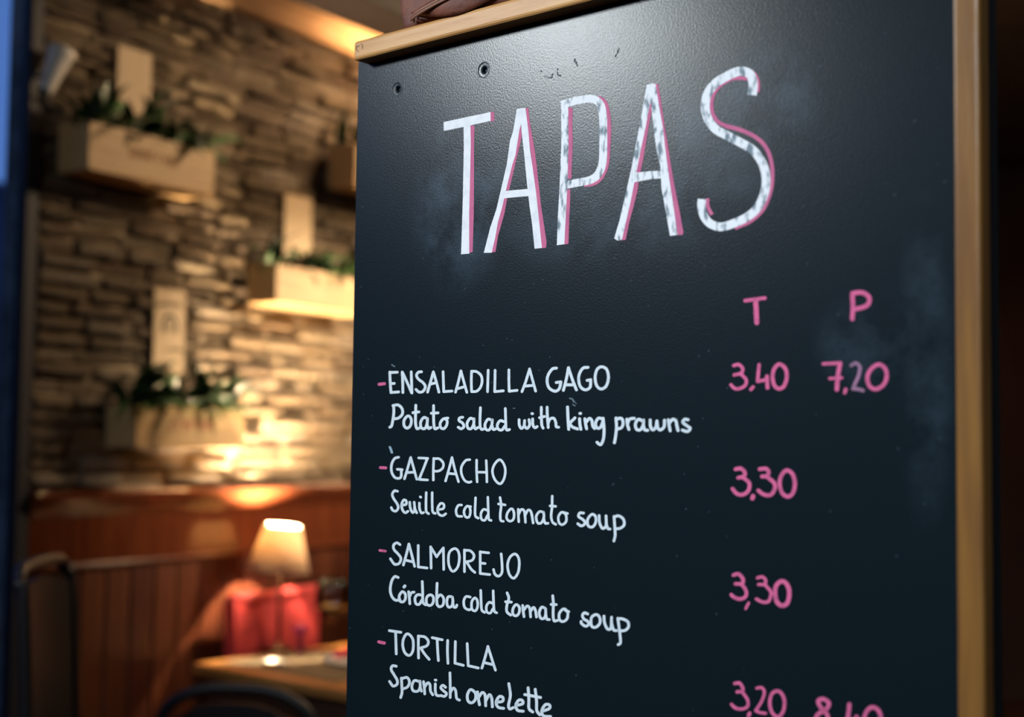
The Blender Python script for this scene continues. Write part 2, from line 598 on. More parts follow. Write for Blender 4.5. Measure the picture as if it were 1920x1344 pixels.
# ceiling beam and cove moulding
bmw = struct('trim_2', (W0.x, W0.y, 0), ROOM_ROT)
link('ceiling_beam', newbox(-0.4, 5.85, -0.54, -0.34, 2.705, CEIL - 0.001, bev=0.008), M_['beam'], bmw)
cv = struct('trim_1', (W0.x, W0.y, 0), ROOM_ROT)
bm = bmesh.new()
prof = [(0.0, 2.755), (-0.03, 2.755), (-0.038, 2.775), (-0.045, 2.815), (-0.07, 2.855), (-0.10, 2.885), (-0.10, CEIL - 0.002), (0.0, CEIL - 0.002)]
a = [bm.verts.new((0.0, y, z)) for y, z in prof]
b = [bm.verts.new((5.85, y, z)) for y, z in prof]
for i in range(len(prof)):
    j = (i + 1) % len(prof)
    bm.faces.new((a[i], a[j], b[j], b[i]))
bm.faces.new(a)
bm.faces.new(list(reversed(b)))
link('cove_moulding', bm, M_['cove'], cv)

# brick wall with individual bricks
wl = struct('wall_left', (W0.x, W0.y, 0), ROOM_ROT)
link('mortar_bed', newbox(0.05, 5.9, 0.0, 0.12, 0.0, CEIL - 0.001), M_['mortar'], wl)


def brick_mesh(i):
    rnd = random.Random(100 + i)
    bm = bmesh.new()
    nx, nz = 5, 3
    v = {}
    for ix in range(nx):
        for iz in range(nz):
            x = ix / (nx - 1) - 0.5
            z = iz / (nz - 1) - 0.5
            edge = ix in (0, nx - 1) or iz in (0, nz - 1)
            v[ix, iz] = bm.verts.new((x * (1 - 0.05 * rnd.random()) + rnd.uniform(-0.015, 0.015), -1 + (0.30 if edge else 0) + rnd.uniform(-0.28, 0.22),
                                      z * (1 - 0.12 * rnd.random()) + rnd.uniform(-0.05, 0.05)))
    for ix in range(nx - 1):
        for iz in range(nz - 1):
            bm.faces.new((v[ix, iz], v[ix + 1, iz], v[ix + 1, iz + 1], v[ix, iz + 1]))
    ring = [(ix, 0) for ix in range(nx)] + [(nx - 1, iz) for iz in range(1, nz)] + [(ix, nz - 1) for ix in range(nx - 2, -1, -1)] + [(0, iz) for iz in range(nz - 2, 0, -1)]
    back = [bm.verts.new((v[r].co.x * 1.01, 0.25, v[r].co.z * 1.01)) for r in ring]
    n = len(ring)
    for i2 in range(n):
        j = (i2 + 1) % n
        bm.faces.new((v[ring[i2]], v[ring[j]], back[j], back[i2]))
    bmesh.ops.recalc_face_normals(bm, faces=bm.faces)
    me = bpy.data.meshes.new('brick')
    bm.to_mesh(me)
    bm.free()
    me.materials.append(M_['brick'])
    for p in me.polygons:
        p.use_smooth = p.index < 8
    return me


BM = [brick_mesh(i) for i in range(8)]
far = bmesh.new()
rnd = random.Random(5)
ROW = 0.0425
z = 1.288
row = 0
count = 0
while z < 2.76:
    s = 0.062 - rnd.uniform(0, 0.1)
    while s < 4.2:
        L = rnd.uniform(0.15, 0.25)
        s0, s1 = max(s, 0.06), s + L - rnd.uniform(0.006, 0.013)
        if s1 - s0 > 0.04:
            h = ROW - rnd.uniform(0.005, 0.013)
            proud = rnd.uniform(0.006, 0.034)
            loc = ((s0 + s1) / 2, 0, z + rnd.uniform(-0.003, 0.003))
            if s0 < 1.62 and count < 298:
                inst('brick', BM[rnd.randrange(8)], wl, loc, (rnd.uniform(-.05, .05), rnd.uniform(-.03, .03), rnd.uniform(-.02, .02)),
                     (s1 - s0, proud, h))
                count += 1
            else:
                box(far, s0, s1, -proud, 0.004, z - h / 2, z + h / 2, bev=0.003, seg=1)
        s += L
    z += ROW
    row += 1
fo = link('brickwork', far, M_['brick'], wl)
fo['kind'] = 'stuff'
print('bricks', count)

# wainscot
wn = struct('trim_3', (W0.x, W0.y, 0), ROOM_ROT)
bm = bmesh.new()
prof = [(0.0, 1.262), (-0.045, 1.262), (-0.052, 1.254), (-0.052, 1.236), (-0.046, 1.228), (-0.040, 1.222), (-0.032, 1.208), (-0.024, 1.19), (0.0, 1.19)]
a = [bm.verts.new((0.05, y, z)) for y, z in prof]
b = [bm.verts.new((5.85, y, z)) for y, z in prof]
for i in range(len(prof)):
    j = (i + 1) % len(prof)
    bm.faces.new((a[i], a[j], b[j], b[i]))
bm.faces.new(a)
bm.faces.new(list(reversed(b)))
link('cap_rail', bm, M_['wood'], wn)
link('frieze_board', newbox(0.05, 5.85, -0.022, 0.0, 1.06, 1.192), M_['wood'], wn)
bm = bmesh.new()
tube(bm, [(0.05, -0.024, 1.055), (5.85, -0.024, 1.055)], 0.010, 10)
link('bead_moulding', bm, M_['wood'], wn)
pm = newbox(0.0015, 0.0905, -0.018, 0.0, 0.14, 1.05, bev=0.004, seg=1)
p0 = link('plank', pm, M_['plank'], wn, loc=(0.05, 0, 0))
for i in range(1, 56):
    inst('plank', p0.data, wn, (0.05 + i * 0.092, 0, 0))
link('skirting_board', newbox(0.05, 5.85, -0.026, 0.0, 0.0, 0.145, bev=0.005), M_['wood'], wn)

# glazed street front to the left of the bricks
wd = struct('window_1', (W0.x, W0.y, 0), ROOM_ROT)
posts = [(0.006, 0.05), (-1.30, -1.24), (-2.54, -2.48), (-3.78, -3.72), (-5.02, -4.96), (-6.40, -6.34)]
for a0, a1 in posts:
    link('mullion', newbox(a0, a1, -0.022, 0.015, 0.0, CEIL - 0.001, bev=0.004), M_['black_metal'], wd)
link('window_sill', newbox(-6.4, 0.005, -0.05, 0.06, 0.0, 0.22, bev=0.004), M_['black_metal'], wd)
link('window_head', newbox(-6.4, 0.005, -0.05, 0.06, 2.86, CEIL - 0.001, bev=0.004), M_['black_metal'], wd)
for i in range(5):
    link('pane', newbox(posts[i + 1][1], posts[i][0], 0.0, 0.006, 0.22, 2.86), M_['pane'], wd)

# street outside
st = thing('street', 'dark asphalt street outside the window at dusk', 'street', (W0.x, W0.y, 0), ROOM_ROT)
link('road_surface', newbox(-14, 8, 0.13, 9.0, -0.14, -0.10), M_['street'], st)
fb = thing('street_building', 'low grey building across the street seen through the glass', 'building', (W0.x, W0.y, 0), ROOM_ROT)
bm = newbox(-13, 7, 6.0, 8.9, -0.1, 3.27)
link('building_wall', bm, M_['facade'], fb)
link('parapet', newbox(-13.1, 7.1, 5.94, 8.95, 3.27, 3.37, bev=0.01), M_['facade'], fb)
for i in range(8):
    x = -12 + i * 2.3
    link('shutter', newbox(x, x + 1.3, 5.96, 6.0, 0.2, 2.4, bev=0.01), M_['facade_dark'], fb)

# ------------------------------------------------------------------ the chalkboard
bd = thing('chalkboard', 'tall black tapas menu chalkboard with honey coloured wooden frame', 'chalkboard', BO, BOARD_ROT)
TH = 0.018          # panel thickness
PR = 0.020          # how far the laths stand proud
capl, capr = bpt(662, 94, PR), bpt(1150, -30, PR)
xl = bpt(672, 130).x
zt = bpt(720, 90, PR).z
zb_cap = bpt(673, 108, PR).z - 0.002
zt_cap = bpt(673, 77, PR).z + 0.0015
ri = bpt(1788, 400, PR).x
ro = bpt(1838, 400, PR).x
print('cap z', zb_cap, zt_cap, 'check at right', bpt(1090, 0, PR).z, 'board x', xl, ri, ro)
ZB = 0.28
HOLES = [(bpt(745, 167), 0.0076), (bpt(907, 131), 0.0080)]
pb = bmesh.new()
bx_a, bx_b, bz_a, bz_b = xl, ro - 0.002, ZB, zb_cap + 0.006
oc = [pb.verts.new(v) for v in ((bx_a, 0, bz_a), (bx_b, 0, bz_a), (bx_b, 0, bz_b), (bx_a, 0, bz_b))]
edges = [pb.edges.new((oc[i], oc[(i + 1) % 4])) for i in range(4)]
rims = []
for q, r in HOLES:
    rim = [pb.verts.new((q.x + r * math.cos(2 * PI * i / 32), 0, q.z + r * math.sin(2 * PI * i / 32))) for i in range(32)]
    edges += [pb.edges.new((rim[i], rim[(i + 1) % 32])) for i in range(32)]
    rims.append((q, r, rim))
bmesh.ops.triangle_fill(pb, edges=edges, use_beauty=True)
for q, r, rim in rims:
    prev = rim
    for rr, yy in ((0.92, 0.0006), (0.60, 0.0007), (0.38, 0.0012), (0.34, 0.0065)):
        cur = [pb.verts.new((q.x + rr * r * math.cos(2 * PI * i / 32), yy, q.z + rr * r * math.sin(2 * PI * i / 32))) for i in range(32)]
        for i in range(32):
            pb.faces.new((prev[i], prev[(i + 1) % 32], cur[(i + 1) % 32], cur[i]))
        prev = cur
    pb.faces.new(prev)
ob = [pb.verts.new((v.co.x, TH, v.co.z)) for v in oc]
for i in range(4):
    pb.faces.new((oc[i], oc[(i + 1) % 4], ob[(i + 1) % 4], ob[i]))
pb.faces.new(ob)
panel = link('board_panel', pb, M_['board'], bd)
for (px, py, r) in ((745, 167, 0.0076), (907, 131, 0.0080)):
    q = bpt(px, py)
    # the countersink's thin raised paint rim and the screw deep in it
    rim = bmesh.new()
    seg = 32
    pts = [(q.x + math.cos(2 * PI * i / seg) * r * 1.06, 0.0, q.z + math.sin(2 * PI * i / seg) * r * 1.06) for i in range(seg + 1)]
    tube(rim, pts, 0.00035, 6, cap=False)
    link('hole_rim', rim, M_['rim'], bd, smooth=True)
    sc_ = bmesh.new()
    lathe(sc_, [(0, 0.0035), (r * 0.24, 0.004), (r * 0.31, 0.006), (0, 0.0062)], 16)
    bmesh.ops.rotate(sc_, cent=(0, 0, 0), matrix=Matrix.Rotation(-PI / 2, 3, 'X'), verts=sc_.verts)
    link('screw', sc_, M_['hole'], bd, loc=(q.x, 0, q.z), smooth=True)

# frame laths
cx0 = bpt(662, 94, PR).x
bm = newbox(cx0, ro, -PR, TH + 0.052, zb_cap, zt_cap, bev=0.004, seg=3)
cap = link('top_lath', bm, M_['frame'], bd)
# worn pencil mark on the lath's end
def ribbon_px(bm, pts, width, plane, closed=False, n=6, round_caps=True, taper=None, smooth=True):
    """a pen stroke given in photograph pixels, laid on the real surface PLANE(px, py)"""
    P = spline([(p[0], p[1], 0) for p in pts], n, closed) if smooth else [Vector((p[0], p[1], 0)) for p in pts]
    if len(P) == 2:
        P = [P[0], (P[0] + P[1]) / 2, P[1]]
    m = len(P)
    left, right = [], []
    for i in range(m):
        if closed:
            d = P[(i + 1) % (m - 1)] - P[(i - 1) % (m - 1)] if m > 2 else P[1] - P[0]
        else:
            d = P[min(i + 1, m - 1)] - P[max(i - 1, 0)]
        d = d.normalized() if d.length > 1e-6 else Vector((1, 0, 0))
        nrm = Vector((-d.y, d.x, 0))
        wd_ = width if taper is None else width * (taper[0] + (taper[1] - taper[0]) * i / (m - 1))
        left.append(P[i] + nrm * wd_ / 2)
        right.append(P[i] - nrm * wd_ / 2)
    vl = [bm.verts.new(plane(p.x, p.y)) for p in left]
    vr = [bm.verts.new(plane(p.x, p.y)) for p in right]
    for i in range(m - 1):
        bm.faces.new((vl[i], vl[i + 1], vr[i + 1], vr[i]))
    if round_caps and not closed:
        for e, (c, a0, a1) in enumerate(((P[0], vl[0], vr[0]), (P[-1], vl[-1], vr[-1]))):
            d = (P[0] - P[1]) if e == 0 else (P[-1] - P[-2])
            d.normalize()
            nrm = Vector((-d.y, d.x, 0))
            wd_ = width if taper is None else width * taper[e]
            arc = [c + (nrm * math.cos(th) + d * math.sin(th)) * wd_ / 2 for th in [PI * k / 6 for k in range(1, 6)]]
            av = [bm.verts.new(plane(p.x, p.y)) for p in arc]
            bm.faces.new(([a1] if e == 0 else [a0]) + av + ([a0] if e == 0 else [a1]))


def poly_px(bm, pts, plane):
    bm.faces.new([bm.verts.new(plane(x, y)) for x, y in pts])


class Layer:
    """planes a hair apart, so that overlapping strokes never share one plane"""
    def __init__(self, base, step=0.0000015):
        self.off, self.step = base, step

    def next(self):
        self.off += self.step
        off = self.off
        return lambda x, y: bpt(x, y, off)


def write(words, crop, strokes, width, m, layer, label=None, name='lettering'):
    """strokes are traced on an enlarged crop: (x0, y0, scale)"""
    x0, y0, sc = crop
    bm = bmesh.new()
    for s in strokes:
        wv = width
        if isinstance(s, tuple) and isinstance(s[0], (int, float)):
            wv, s = s
        pts = [(x0 + x / sc, y0 + y / sc) for x, y in s]
        closed = len(pts) > 3 and s[0] == s[-1]
        ribbon_px(bm, pts, wv / sc, layer.next(), closed)
    o = link(name, bm, m, bd)
    if label:
        o['label'] = label
    return o


mk = bmesh.new()
pf = lambda x, y: bpt(x, y, PR + 0.0002)
for s in ([(670, 86), (668, 92), (672, 97)], [(670, 87), (674, 86)], [(677, 82), (680, 86), (679, 91)]):
    ribbon_px(mk, s, 1.2, pf)
link('pencil_mark', mk, M_['frame_end'], cap)
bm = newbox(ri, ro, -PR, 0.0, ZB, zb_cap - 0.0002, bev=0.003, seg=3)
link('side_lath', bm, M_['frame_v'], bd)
link('bottom_lath', newbox(xl, ri - 0.0005, -PR, 0.0, ZB, ZB + 0.03, bev=0.003), M_['frame'], bd)
for x in (xl + 0.06, ro - 0.10):
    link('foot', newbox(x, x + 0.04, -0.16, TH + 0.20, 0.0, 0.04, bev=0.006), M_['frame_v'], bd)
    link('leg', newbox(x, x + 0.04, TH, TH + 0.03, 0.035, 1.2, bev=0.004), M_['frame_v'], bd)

# --- strokes
CA, CB, CC, CD = (690, 660, 6), (990, 660, 6), (690, 830, 6), (900, 880, 6)
CE, CF, CG, CH = (690, 1000, 6), (900, 1060, 6), (690, 1164, 5.189), (1320, 530, 4.8)
CI, CJ = (1320, 850, 4.48), (1320, 1200, 4.8)
LY = Layer(0.0001)
W = M_['white']
P_ = M_['pink']
write('-', CA, [[(125, 362), (185, 355)]], 34, P_, LY, 'pink dash before ENSALADILLA', 'dash')
write('ENSALADILLA', CA, [
    [(245, 225), (250, 340), (258, 455)], [(245, 230), (330, 226)], [(252, 355), (295, 352)], [(258, 455), (345, 448)],
    [(392, 455), (390, 330), (385, 225)], [(388, 228), (440, 340), (490, 455)], [(486, 222), (490, 340), (494, 460)],
    [(602, 222), (568, 226), (545, 262), (568, 305), (620, 345), (645, 390), (620, 440), (575, 450), (540, 420)],
    [(670, 450), (705, 330), (735, 222)], [(735, 222), (770, 340), (798, 450)], [(695, 362), (762, 345)],
    [(845, 220), (848, 330), (852, 445)], [(852, 445), (945, 438)],
    [(985, 450), (1015, 340), (1045, 212)], [(1045, 212), (1080, 340), (1112, 452)], [(1010, 410), (1090, 388)],
    [(1165, 215), (1162, 330), (1165, 445)], [(1165, 215), (1225, 222), (1275, 270), (1282, 340), (1262, 400), (1222, 440), (1165, 445)],
    [(1352, 205), (1348, 330), (1345, 445)],
    [(1430, 205), (1428, 330), (1425, 445)], [(1425, 445), (1522, 435)],
    [(1585, 200), (1585, 330), (1588, 440)], [(1588, 440), (1678, 430)],
    [(1732, 445), (1775, 330), (1818, 190)], [(1818, 190), (1850, 310), (1886, 438)], [(1770, 382), (1858, 374)]],
    30, W, LY, 'white capitals ENSALADILLA')
write('GAGO', CB, [
    [(320, 180), (275, 190), (230, 250), (215, 320), (235, 400), (300, 440), (345, 420), (362, 380), (370, 335)], [(318, 342), (370, 335)],
    [(398, 430), (430, 310), (455, 175)], [(455, 175), (500, 310), (545, 425)], [(425, 368), (515, 368)],
    [(675, 172), (620, 180), (580, 240), (570, 310), (590, 390), (645, 425), (695, 400), (704, 360), (705, 310)], [(665, 318), (705, 312)],
    [(825, 165), (775, 200), (755, 290), (775, 380), (825, 415), (880, 380), (905, 290), (885, 195), (825, 165)]],
    32, W, LY, 'white capitals GAGO')
write('Potato', CA, [
    [(288, 600), (290, 680), (280, 760), (265, 830), (245, 845)], [(280, 602), (340, 595), (385, 640), (385, 700), (345, 740), (300, 750)],
    [(440, 722), (405, 770), (408, 830), (440, 855), (475, 830), (488, 770), (470, 725), (440, 722)],
    [(538, 598), (535, 700), (535, 800), (550, 860), (582, 852)], [(505, 682), (572, 672)],
    [(665, 745), (625, 737), (592, 790), (600, 850), (638, 860), (662, 815), (670, 748)], [(664, 810), (680, 858), (708, 848)],
    [(738, 602), (738, 700), (740, 800), (752, 862), (785, 852)], [(712, 688), (788, 683)],
    [(850, 750), (812, 800), (820, 850), (855, 860), (885, 820), (888, 770), (850, 750)], [(855, 748), (898, 742)]],
    31, W, LY, 'white handwritten word Potato')
write('salad', CA, [
    [(1065, 733), (1032, 740), (1025, 770), (1065, 800), (1078, 838), (1048, 862), (1015, 845)],
    [(1190, 758), (1150, 745), (1115, 800), (1125, 855), (1162, 860), (1188, 810), (1192, 750)], [(1190, 812), (1205, 862), (1238, 848)],
    [(1265, 625), (1260, 740), (1262, 840), (1282, 870), (1312, 858)],
    [(1390, 765), (1350, 755), (1317, 810), (1325, 865), (1362, 875), (1392, 820), (1398, 762)], [(1394, 825), (1410, 870), (1440, 862)],
    [(1530, 782), (1485, 772), (1455, 820), (1465, 865), (1505, 876), (1540, 830)], [(1545, 635), (1548, 750), (1552, 850), (1565, 878), (1592, 870)]],
    31, W, LY, 'white handwritten word salad')
write('with', CB, [
    [(-100, 760), (-98, 820), (-75, 858), (-45, 830), (-38, 770)], [(-38, 770), (-38, 830), (-10, 858), (18, 820), (12, 760)],
    [(52, 752), (55, 820), (78, 850), (102, 838)], [(44, 692), (52, 692)],
    [(150, 620), (150, 720), (155, 820), (170, 855)], [(130, 738), (185, 724)],
    [(215, 620), (218, 720), (228, 848)], [(226, 800), (250, 752), (290, 745), (312, 790), (318, 838), (345, 845)]],
    31, W, LY, 'white handwritten word with')
write('king', CB, [
    [(445, 618), (450, 750), (458, 868)], [(528, 740), (465, 803)], [(465, 803), (500, 842), (558, 864)],
    [(580, 750), (585, 820), (595, 868)], [(584, 690), (592, 690)],
    [(640, 750), (650, 820), (660, 862)], [(652, 792), (690, 747), (718, 770), (728, 830), (748, 858)],
    [(835, 750), (790, 745), (760, 800), (775, 850), (812, 850), (838, 795), (845, 750)], [(845, 745), (855, 860), (850, 970), (818, 1040), (776, 1015)]],
    33, W, LY, 'white handwritten word king')
write('prawns', CB, [
    [(990, 742), (995, 850), (985, 950), (972, 1020)], [(990, 755), (1050, 745), (1070, 800), (1050, 850), (1002, 865)],
    [(1112, 755), (1120, 820), (1135, 870)], [(1120, 800), (1145, 755), (1195, 745)],
    [(1290, 775), (1240, 757), (1208, 810), (1222, 868), (1265, 873), (1295, 820), (1300, 765)], [(1298, 825), (1312, 872), (1345, 880)],
    [(1375, 765), (1378, 835), (1405, 875), (1438, 845), (1450, 775)], [(1450, 775), (1460, 850), (1490, 875), (1530, 840), (1535, 768)],
    [(1578, 762), (1588, 830), (1600, 885)], [(1588, 802), (1625, 758), (1662, 772), (1675, 830), (1688, 882)],
    [(1800, 760), (1762, 757), (1742, 790), (1790, 830), (1825, 858), (1792, 893), (1738, 878)]],
    33, W, LY, 'white handwritten word prawns')
write('-', CC, [[(140, 280), (200, 282)]], 32, P_, LY, 'pink dash before GAZPACHO', 'dash')
write('GAZPACHO', CC, [
    [(345, 162), (298, 178), (265, 245), (265, 325), (300, 388), (350, 400), (373, 375), (375, 300)], [(330, 298), (385, 302)],
    [(410, 405), (445, 290), (480, 165)], [(480, 165), (515, 290), (548, 410)], [(440, 335), (525, 330)],
    [(570, 170), (672, 175)], [(668, 175), (620, 300), (575, 410)], [(575, 412), (670, 418)],
    [(740, 175), (735, 300), (735, 420)], [(740, 180), (800, 180), (845, 225), (842, 280), (800, 315), (745, 320)],
    [(872, 430), (910, 300), (945, 165)], [(945, 165), (980, 310), (1018, 438)], [(905, 345), (988, 352)],
    [(1145, 190), (1098, 200), (1052, 270), (1052, 350), (1085, 420), (1130, 445), (1160, 438)],
    [(1222, 195), (1222, 320), (1228, 440)], [(1330, 200), (1335, 320), (1338, 440)], [(1225, 330), (1332, 332)],
    [(1480, 190), (1425, 240), (1400, 320), (1425, 410), (1485, 462), (1530, 405), (1545, 310), (1525, 235), (1480, 190)]],
    28, W, LY, 'white capitals GAZPACHO')
write('Seville', CC, [
    [(332, 545), (298, 540), (273, 580), (290, 630), (325, 680), (340, 730), (315, 768), (278, 758), (262, 728)],
    [(390, 702), (430, 690), (428, 652), (400, 645), (378, 695), (388, 755), (418, 787), (450, 770)],
    [(470, 668), (475, 730), (502, 785), (525, 755), (520, 668)], [(522, 735), (548, 788)],
    [(578, 678), (580, 740), (600, 788), (625, 785)], [(588, 608), (594, 612)],
    [(655, 560), (652, 680), (655, 770), (682, 798)], [(722, 560), (722, 680), (728, 775), (757, 795)],
    [(795, 752), (848, 738), (852, 692), (815, 683), (783, 740), (795, 800), (838, 820), (875, 798)]],
    28, W, LY, 'white handwritten word Seville')
write('cold', CC, [
    [(1052, 700), (1015, 705), (990, 760), (1005, 820), (1055, 828)],
    [(1110, 715), (1080, 770), (1095, 830), (1135, 835), (1152, 780), (1142, 725), (1110, 715)], [(1130, 716), (1155, 718)],
    [(1210, 618), (1205, 730), (1207, 820), (1240, 848)],
    [(1342, 758), (1298, 750), (1270, 800), (1278, 860), (1315, 870), (1342, 820)], [(1348, 612), (1352, 740), (1358, 855), (1385, 873)]],
    28, W, LY, 'white handwritten word cold on the gazpacho line')
write('tomato', CD, [
    [(225, 315), (238, 400), (228, 500), (232, 570), (262, 583)], [(208, 388), (283, 398)],
    [(345, 445), (308, 490), (300, 550), (335, 582), (375, 560), (383, 500), (370, 452), (345, 445)],
    [(430, 448), (432, 520), (436, 588)], [(435, 505), (462, 452), (498, 470), (512, 595)], [(508, 515), (540, 457), (575, 480), (598, 602)],
    [(712, 480), (668, 475), (632, 530), (648, 600), (690, 600), (718, 540), (715, 480)], [(716, 540), (732, 602), (765, 605)],
    [(812, 300), (810, 420), (800, 520), (815, 590), (852, 618)], [(788, 410), (852, 415)],
    [(922, 480), (882, 530), (890, 600), (930, 620), (970, 580), (965, 510), (922, 480)], [(925, 480), (985, 495)]],
    28, W, LY, 'white handwritten word tomato on the gazpacho line')
write('soup', CD, [
    [(1165, 490), (1122, 490), (1110, 530), (1160, 565), (1182, 605), (1142, 635), (1100, 610)],
    [(1258, 505), (1212, 560), (1215, 630), (1262, 648), (1300, 600), (1300, 530), (1258, 505)],
    [(1340, 518), (1345, 600), (1378, 662), (1418, 632), (1418, 522)], [(1418, 605), (1438, 662), (1462, 670)],
    [(1508, 528), (1515, 640), (1520, 740), (1506, 805)], [(1512, 532), (1560, 522), (1612, 558), (1622, 620), (1580, 660), (1520, 667)]],
    30, W, LY, 'white handwritten word soup on the gazpacho line')
write('-', CE, [[(132, 190), (195, 198)]], 28, P_, LY, 'pink dash before SALMOREJO', 'dash')
write('SALMOREJO', CE, [
    [(360, 125), (325, 105), (288, 130), (292, 180), (338, 230), (370, 280), (350, 335), (298, 345), (252, 285)],
    [(398, 355), (430, 240), (460, 118)], [(460, 118), (495, 250), (524, 370)], [(422, 300), (508, 320)],
    [(565, 135), (565, 270), (565, 375)], [(565, 376), (665, 388)],
    [(710, 390), (708, 270), (705, 150)], [(705, 152), (738, 205), (772, 262)], [(772, 262), (808, 212), (848, 162)], [(848, 162), (850, 290), (852, 405)],
    [(970, 170), (915, 215), (905, 320), (928, 400), (965, 425), (1012, 370), (1028, 270), (1012, 195), (970, 170)],
    [(1085, 185), (1085, 310), (1085, 430)], [(1085, 190), (1150, 195), (1192, 245), (1172, 300), (1100, 320)], [(1110, 320), (1160, 400), (1203, 438)],
    [(1262, 205), (1262, 330), (1262, 450)], [(1262, 208), (1358, 218)], [(1265, 332), (1318, 338)], [(1262, 450), (1370, 462)],
    [(1498, 230), (1508, 350), (1506, 440), (1470, 480), (1428, 458), (1412, 405)],
    [(1650, 230), (1595, 270), (1570, 360), (1590, 460), (1640, 503), (1688, 440), (1702, 340), (1690, 265), (1650, 230)]],
    29, W, LY, 'white capitals SALMOREJO')
write('Cordoba', CE, [
    [(340, 495), (300, 485), (265, 540), (250, 640), (275, 720), (318, 752), (358, 740)],
    (34, [(415, 590), (405, 602)]),
    [(385, 655), (352, 700), (356, 755), (393, 770), (420, 735), (418, 680), (385, 655)],
    [(457, 655), (465, 720), (470, 790)], [(470, 705), (488, 668), (518, 660)],
    [(602, 692), (555, 690), (528, 730), (540, 790), (578, 795), (605, 750)], [(610, 540), (615, 660), (618, 770), (648, 802)],
    [(698, 690), (660, 720), (660, 790), (700, 810), (733, 775), (733, 712), (698, 690)],
    [(777, 560), (773, 690), (776, 800)], [(778, 725), (815, 690), (850, 730), (845, 800), (805, 825), (776, 800)],
    [(945, 712), (902, 712), (887, 770), (902, 825), (938, 820), (955, 770), (950, 715)], [(952, 770), (965, 825), (990, 828), (1000, 805)]],
    30, W, LY, 'white handwritten word Córdoba')
write('cold', CE, [
    [(1150, 715), (1103, 710), (1077, 760), (1087, 830), (1130, 858), (1160, 850)],
    [(1200, 725), (1167, 770), (1170, 850), (1208, 870), (1233, 820), (1228, 750), (1200, 725)],
    [(1268, 640), (1272, 760), (1280, 860), (1312, 888)],
    [(1400, 785), (1362, 775), (1332, 820), (1337, 880), (1375, 895), (1403, 850)], [(1408, 645), (1412, 760), (1420, 870), (1448, 892)]],
    29, W, LY, 'white handwritten word cold on the salmorejo line')
write('tomato', CF, [
    [(305, 308), (324, 370), (302, 450), (302, 520), (345, 558)], [(288, 408), (353, 412)],
    [(405, 440), (370, 490), (372, 550), (410, 565), (440, 530), (442, 470), (405, 440)],
    [(480, 450), (485, 510), (495, 575)], [(490, 505), (528, 457), (558, 480), (570, 578)], [(568, 515), (600, 472), (622, 500), (635, 580)],
    [(732, 480), (692, 470), (667, 530), (682, 590), (718, 595), (738, 550), (738, 488)], [(740, 550), (752, 602), (780, 608)],
    [(818, 340), (825, 430), (822, 540), (832, 620), (870, 618)], [(800, 438), (858, 440)],
    [(935, 490), (892, 540), (895, 610), (935, 630), (978, 600), (988, 540), (970, 502), (935, 490)], [(962, 505), (998, 520)]],
    30, W, LY, 'white handwritten word tomato on the salmorejo line')
write('soup', CF, [
    [(1212, 545), (1175, 532), (1152, 560), (1167, 600), (1213, 630), (1222, 663), (1187, 683), (1142, 652), (1138, 630)],
    [(1295, 553), (1252, 590), (1255, 680), (1300, 695), (1345, 655), (1350, 600), (1330, 562), (1295, 553)],
    [(1395, 570), (1400, 640), (1430, 710), (1472, 705), (1480, 582)], [(1480, 650), (1502, 722), (1533, 732)],
    [(1550, 595), (1565, 700), (1577, 800), (1580, 868), (1555, 890)], [(1552, 600), (1600, 600), (1662, 632), (1670, 690), (1630, 730), (1565, 735)]],
    31, W, LY, 'white handwritten word soup on the salmorejo line')
write('-', CG, [[(105, 203), (158, 215)]], 30, P_, LY, 'pink dash before TORTILLA', 'dash')
write('TORTILLA', CG, [
    [(208, 94), (320, 110)], [(268, 105), (272, 220), (275, 320)],
    [(380, 125), (347, 170), (338, 240), (360, 310), (403, 335), (436, 290), (440, 200), (420, 150), (380, 125)],
    [(490, 145), (490, 260), (492, 360)], [(490, 148), (550, 155), (586, 195), (573, 240), (505, 265)], [(515, 265), (550, 320), (595, 373)],
    [(625, 162), (722, 183)], [(673, 178), (678, 290), (685, 385)],
    [(775, 190), (773, 300), (778, 412)],
    [(850, 200), (848, 310), (846, 410)], [(846, 410), (927, 432)],
    [(965, 220), (970, 330), (975, 435)], [(975, 435), (1073, 457)],
    [(1108, 458), (1140, 350), (1168, 248)], [(1166, 248), (1205, 370), (1240, 478)], [(1132, 405), (1215, 425)]],
    26, W, LY, 'white capitals TORTILLA')
write('Spanish', CG, [
    [(275, 440), (238, 436), (226, 475), (258, 530), (285, 580), (280, 618), (242, 632), (210, 588)],
    [(325, 555), (330, 650), (330, 700), (318, 745)], [(325, 562), (378, 550), (403, 590), (385, 640), (330, 665)],
    [(500, 590), (452, 580), (427, 630), (440, 678), (485, 682), (507, 640), (505, 585)], [(506, 640), (520, 683)],
    [(540, 590), (548, 650), (552, 710)], [(550, 645), (580, 602), (603, 620), (608, 680), (630, 718)],
    [(655, 612), (655, 680), (668, 722), (700, 728)], [(654, 574), (662, 576)],
    [(755, 645), (727, 625), (708, 650), (735, 680), (763, 705), (745, 733), (708, 725)],
    [(797, 505), (800, 630), (800, 745)], [(802, 695), (830, 652), (853, 680), (862, 750), (890, 770)]],
    26, W, LY, 'white handwritten word Spanish')
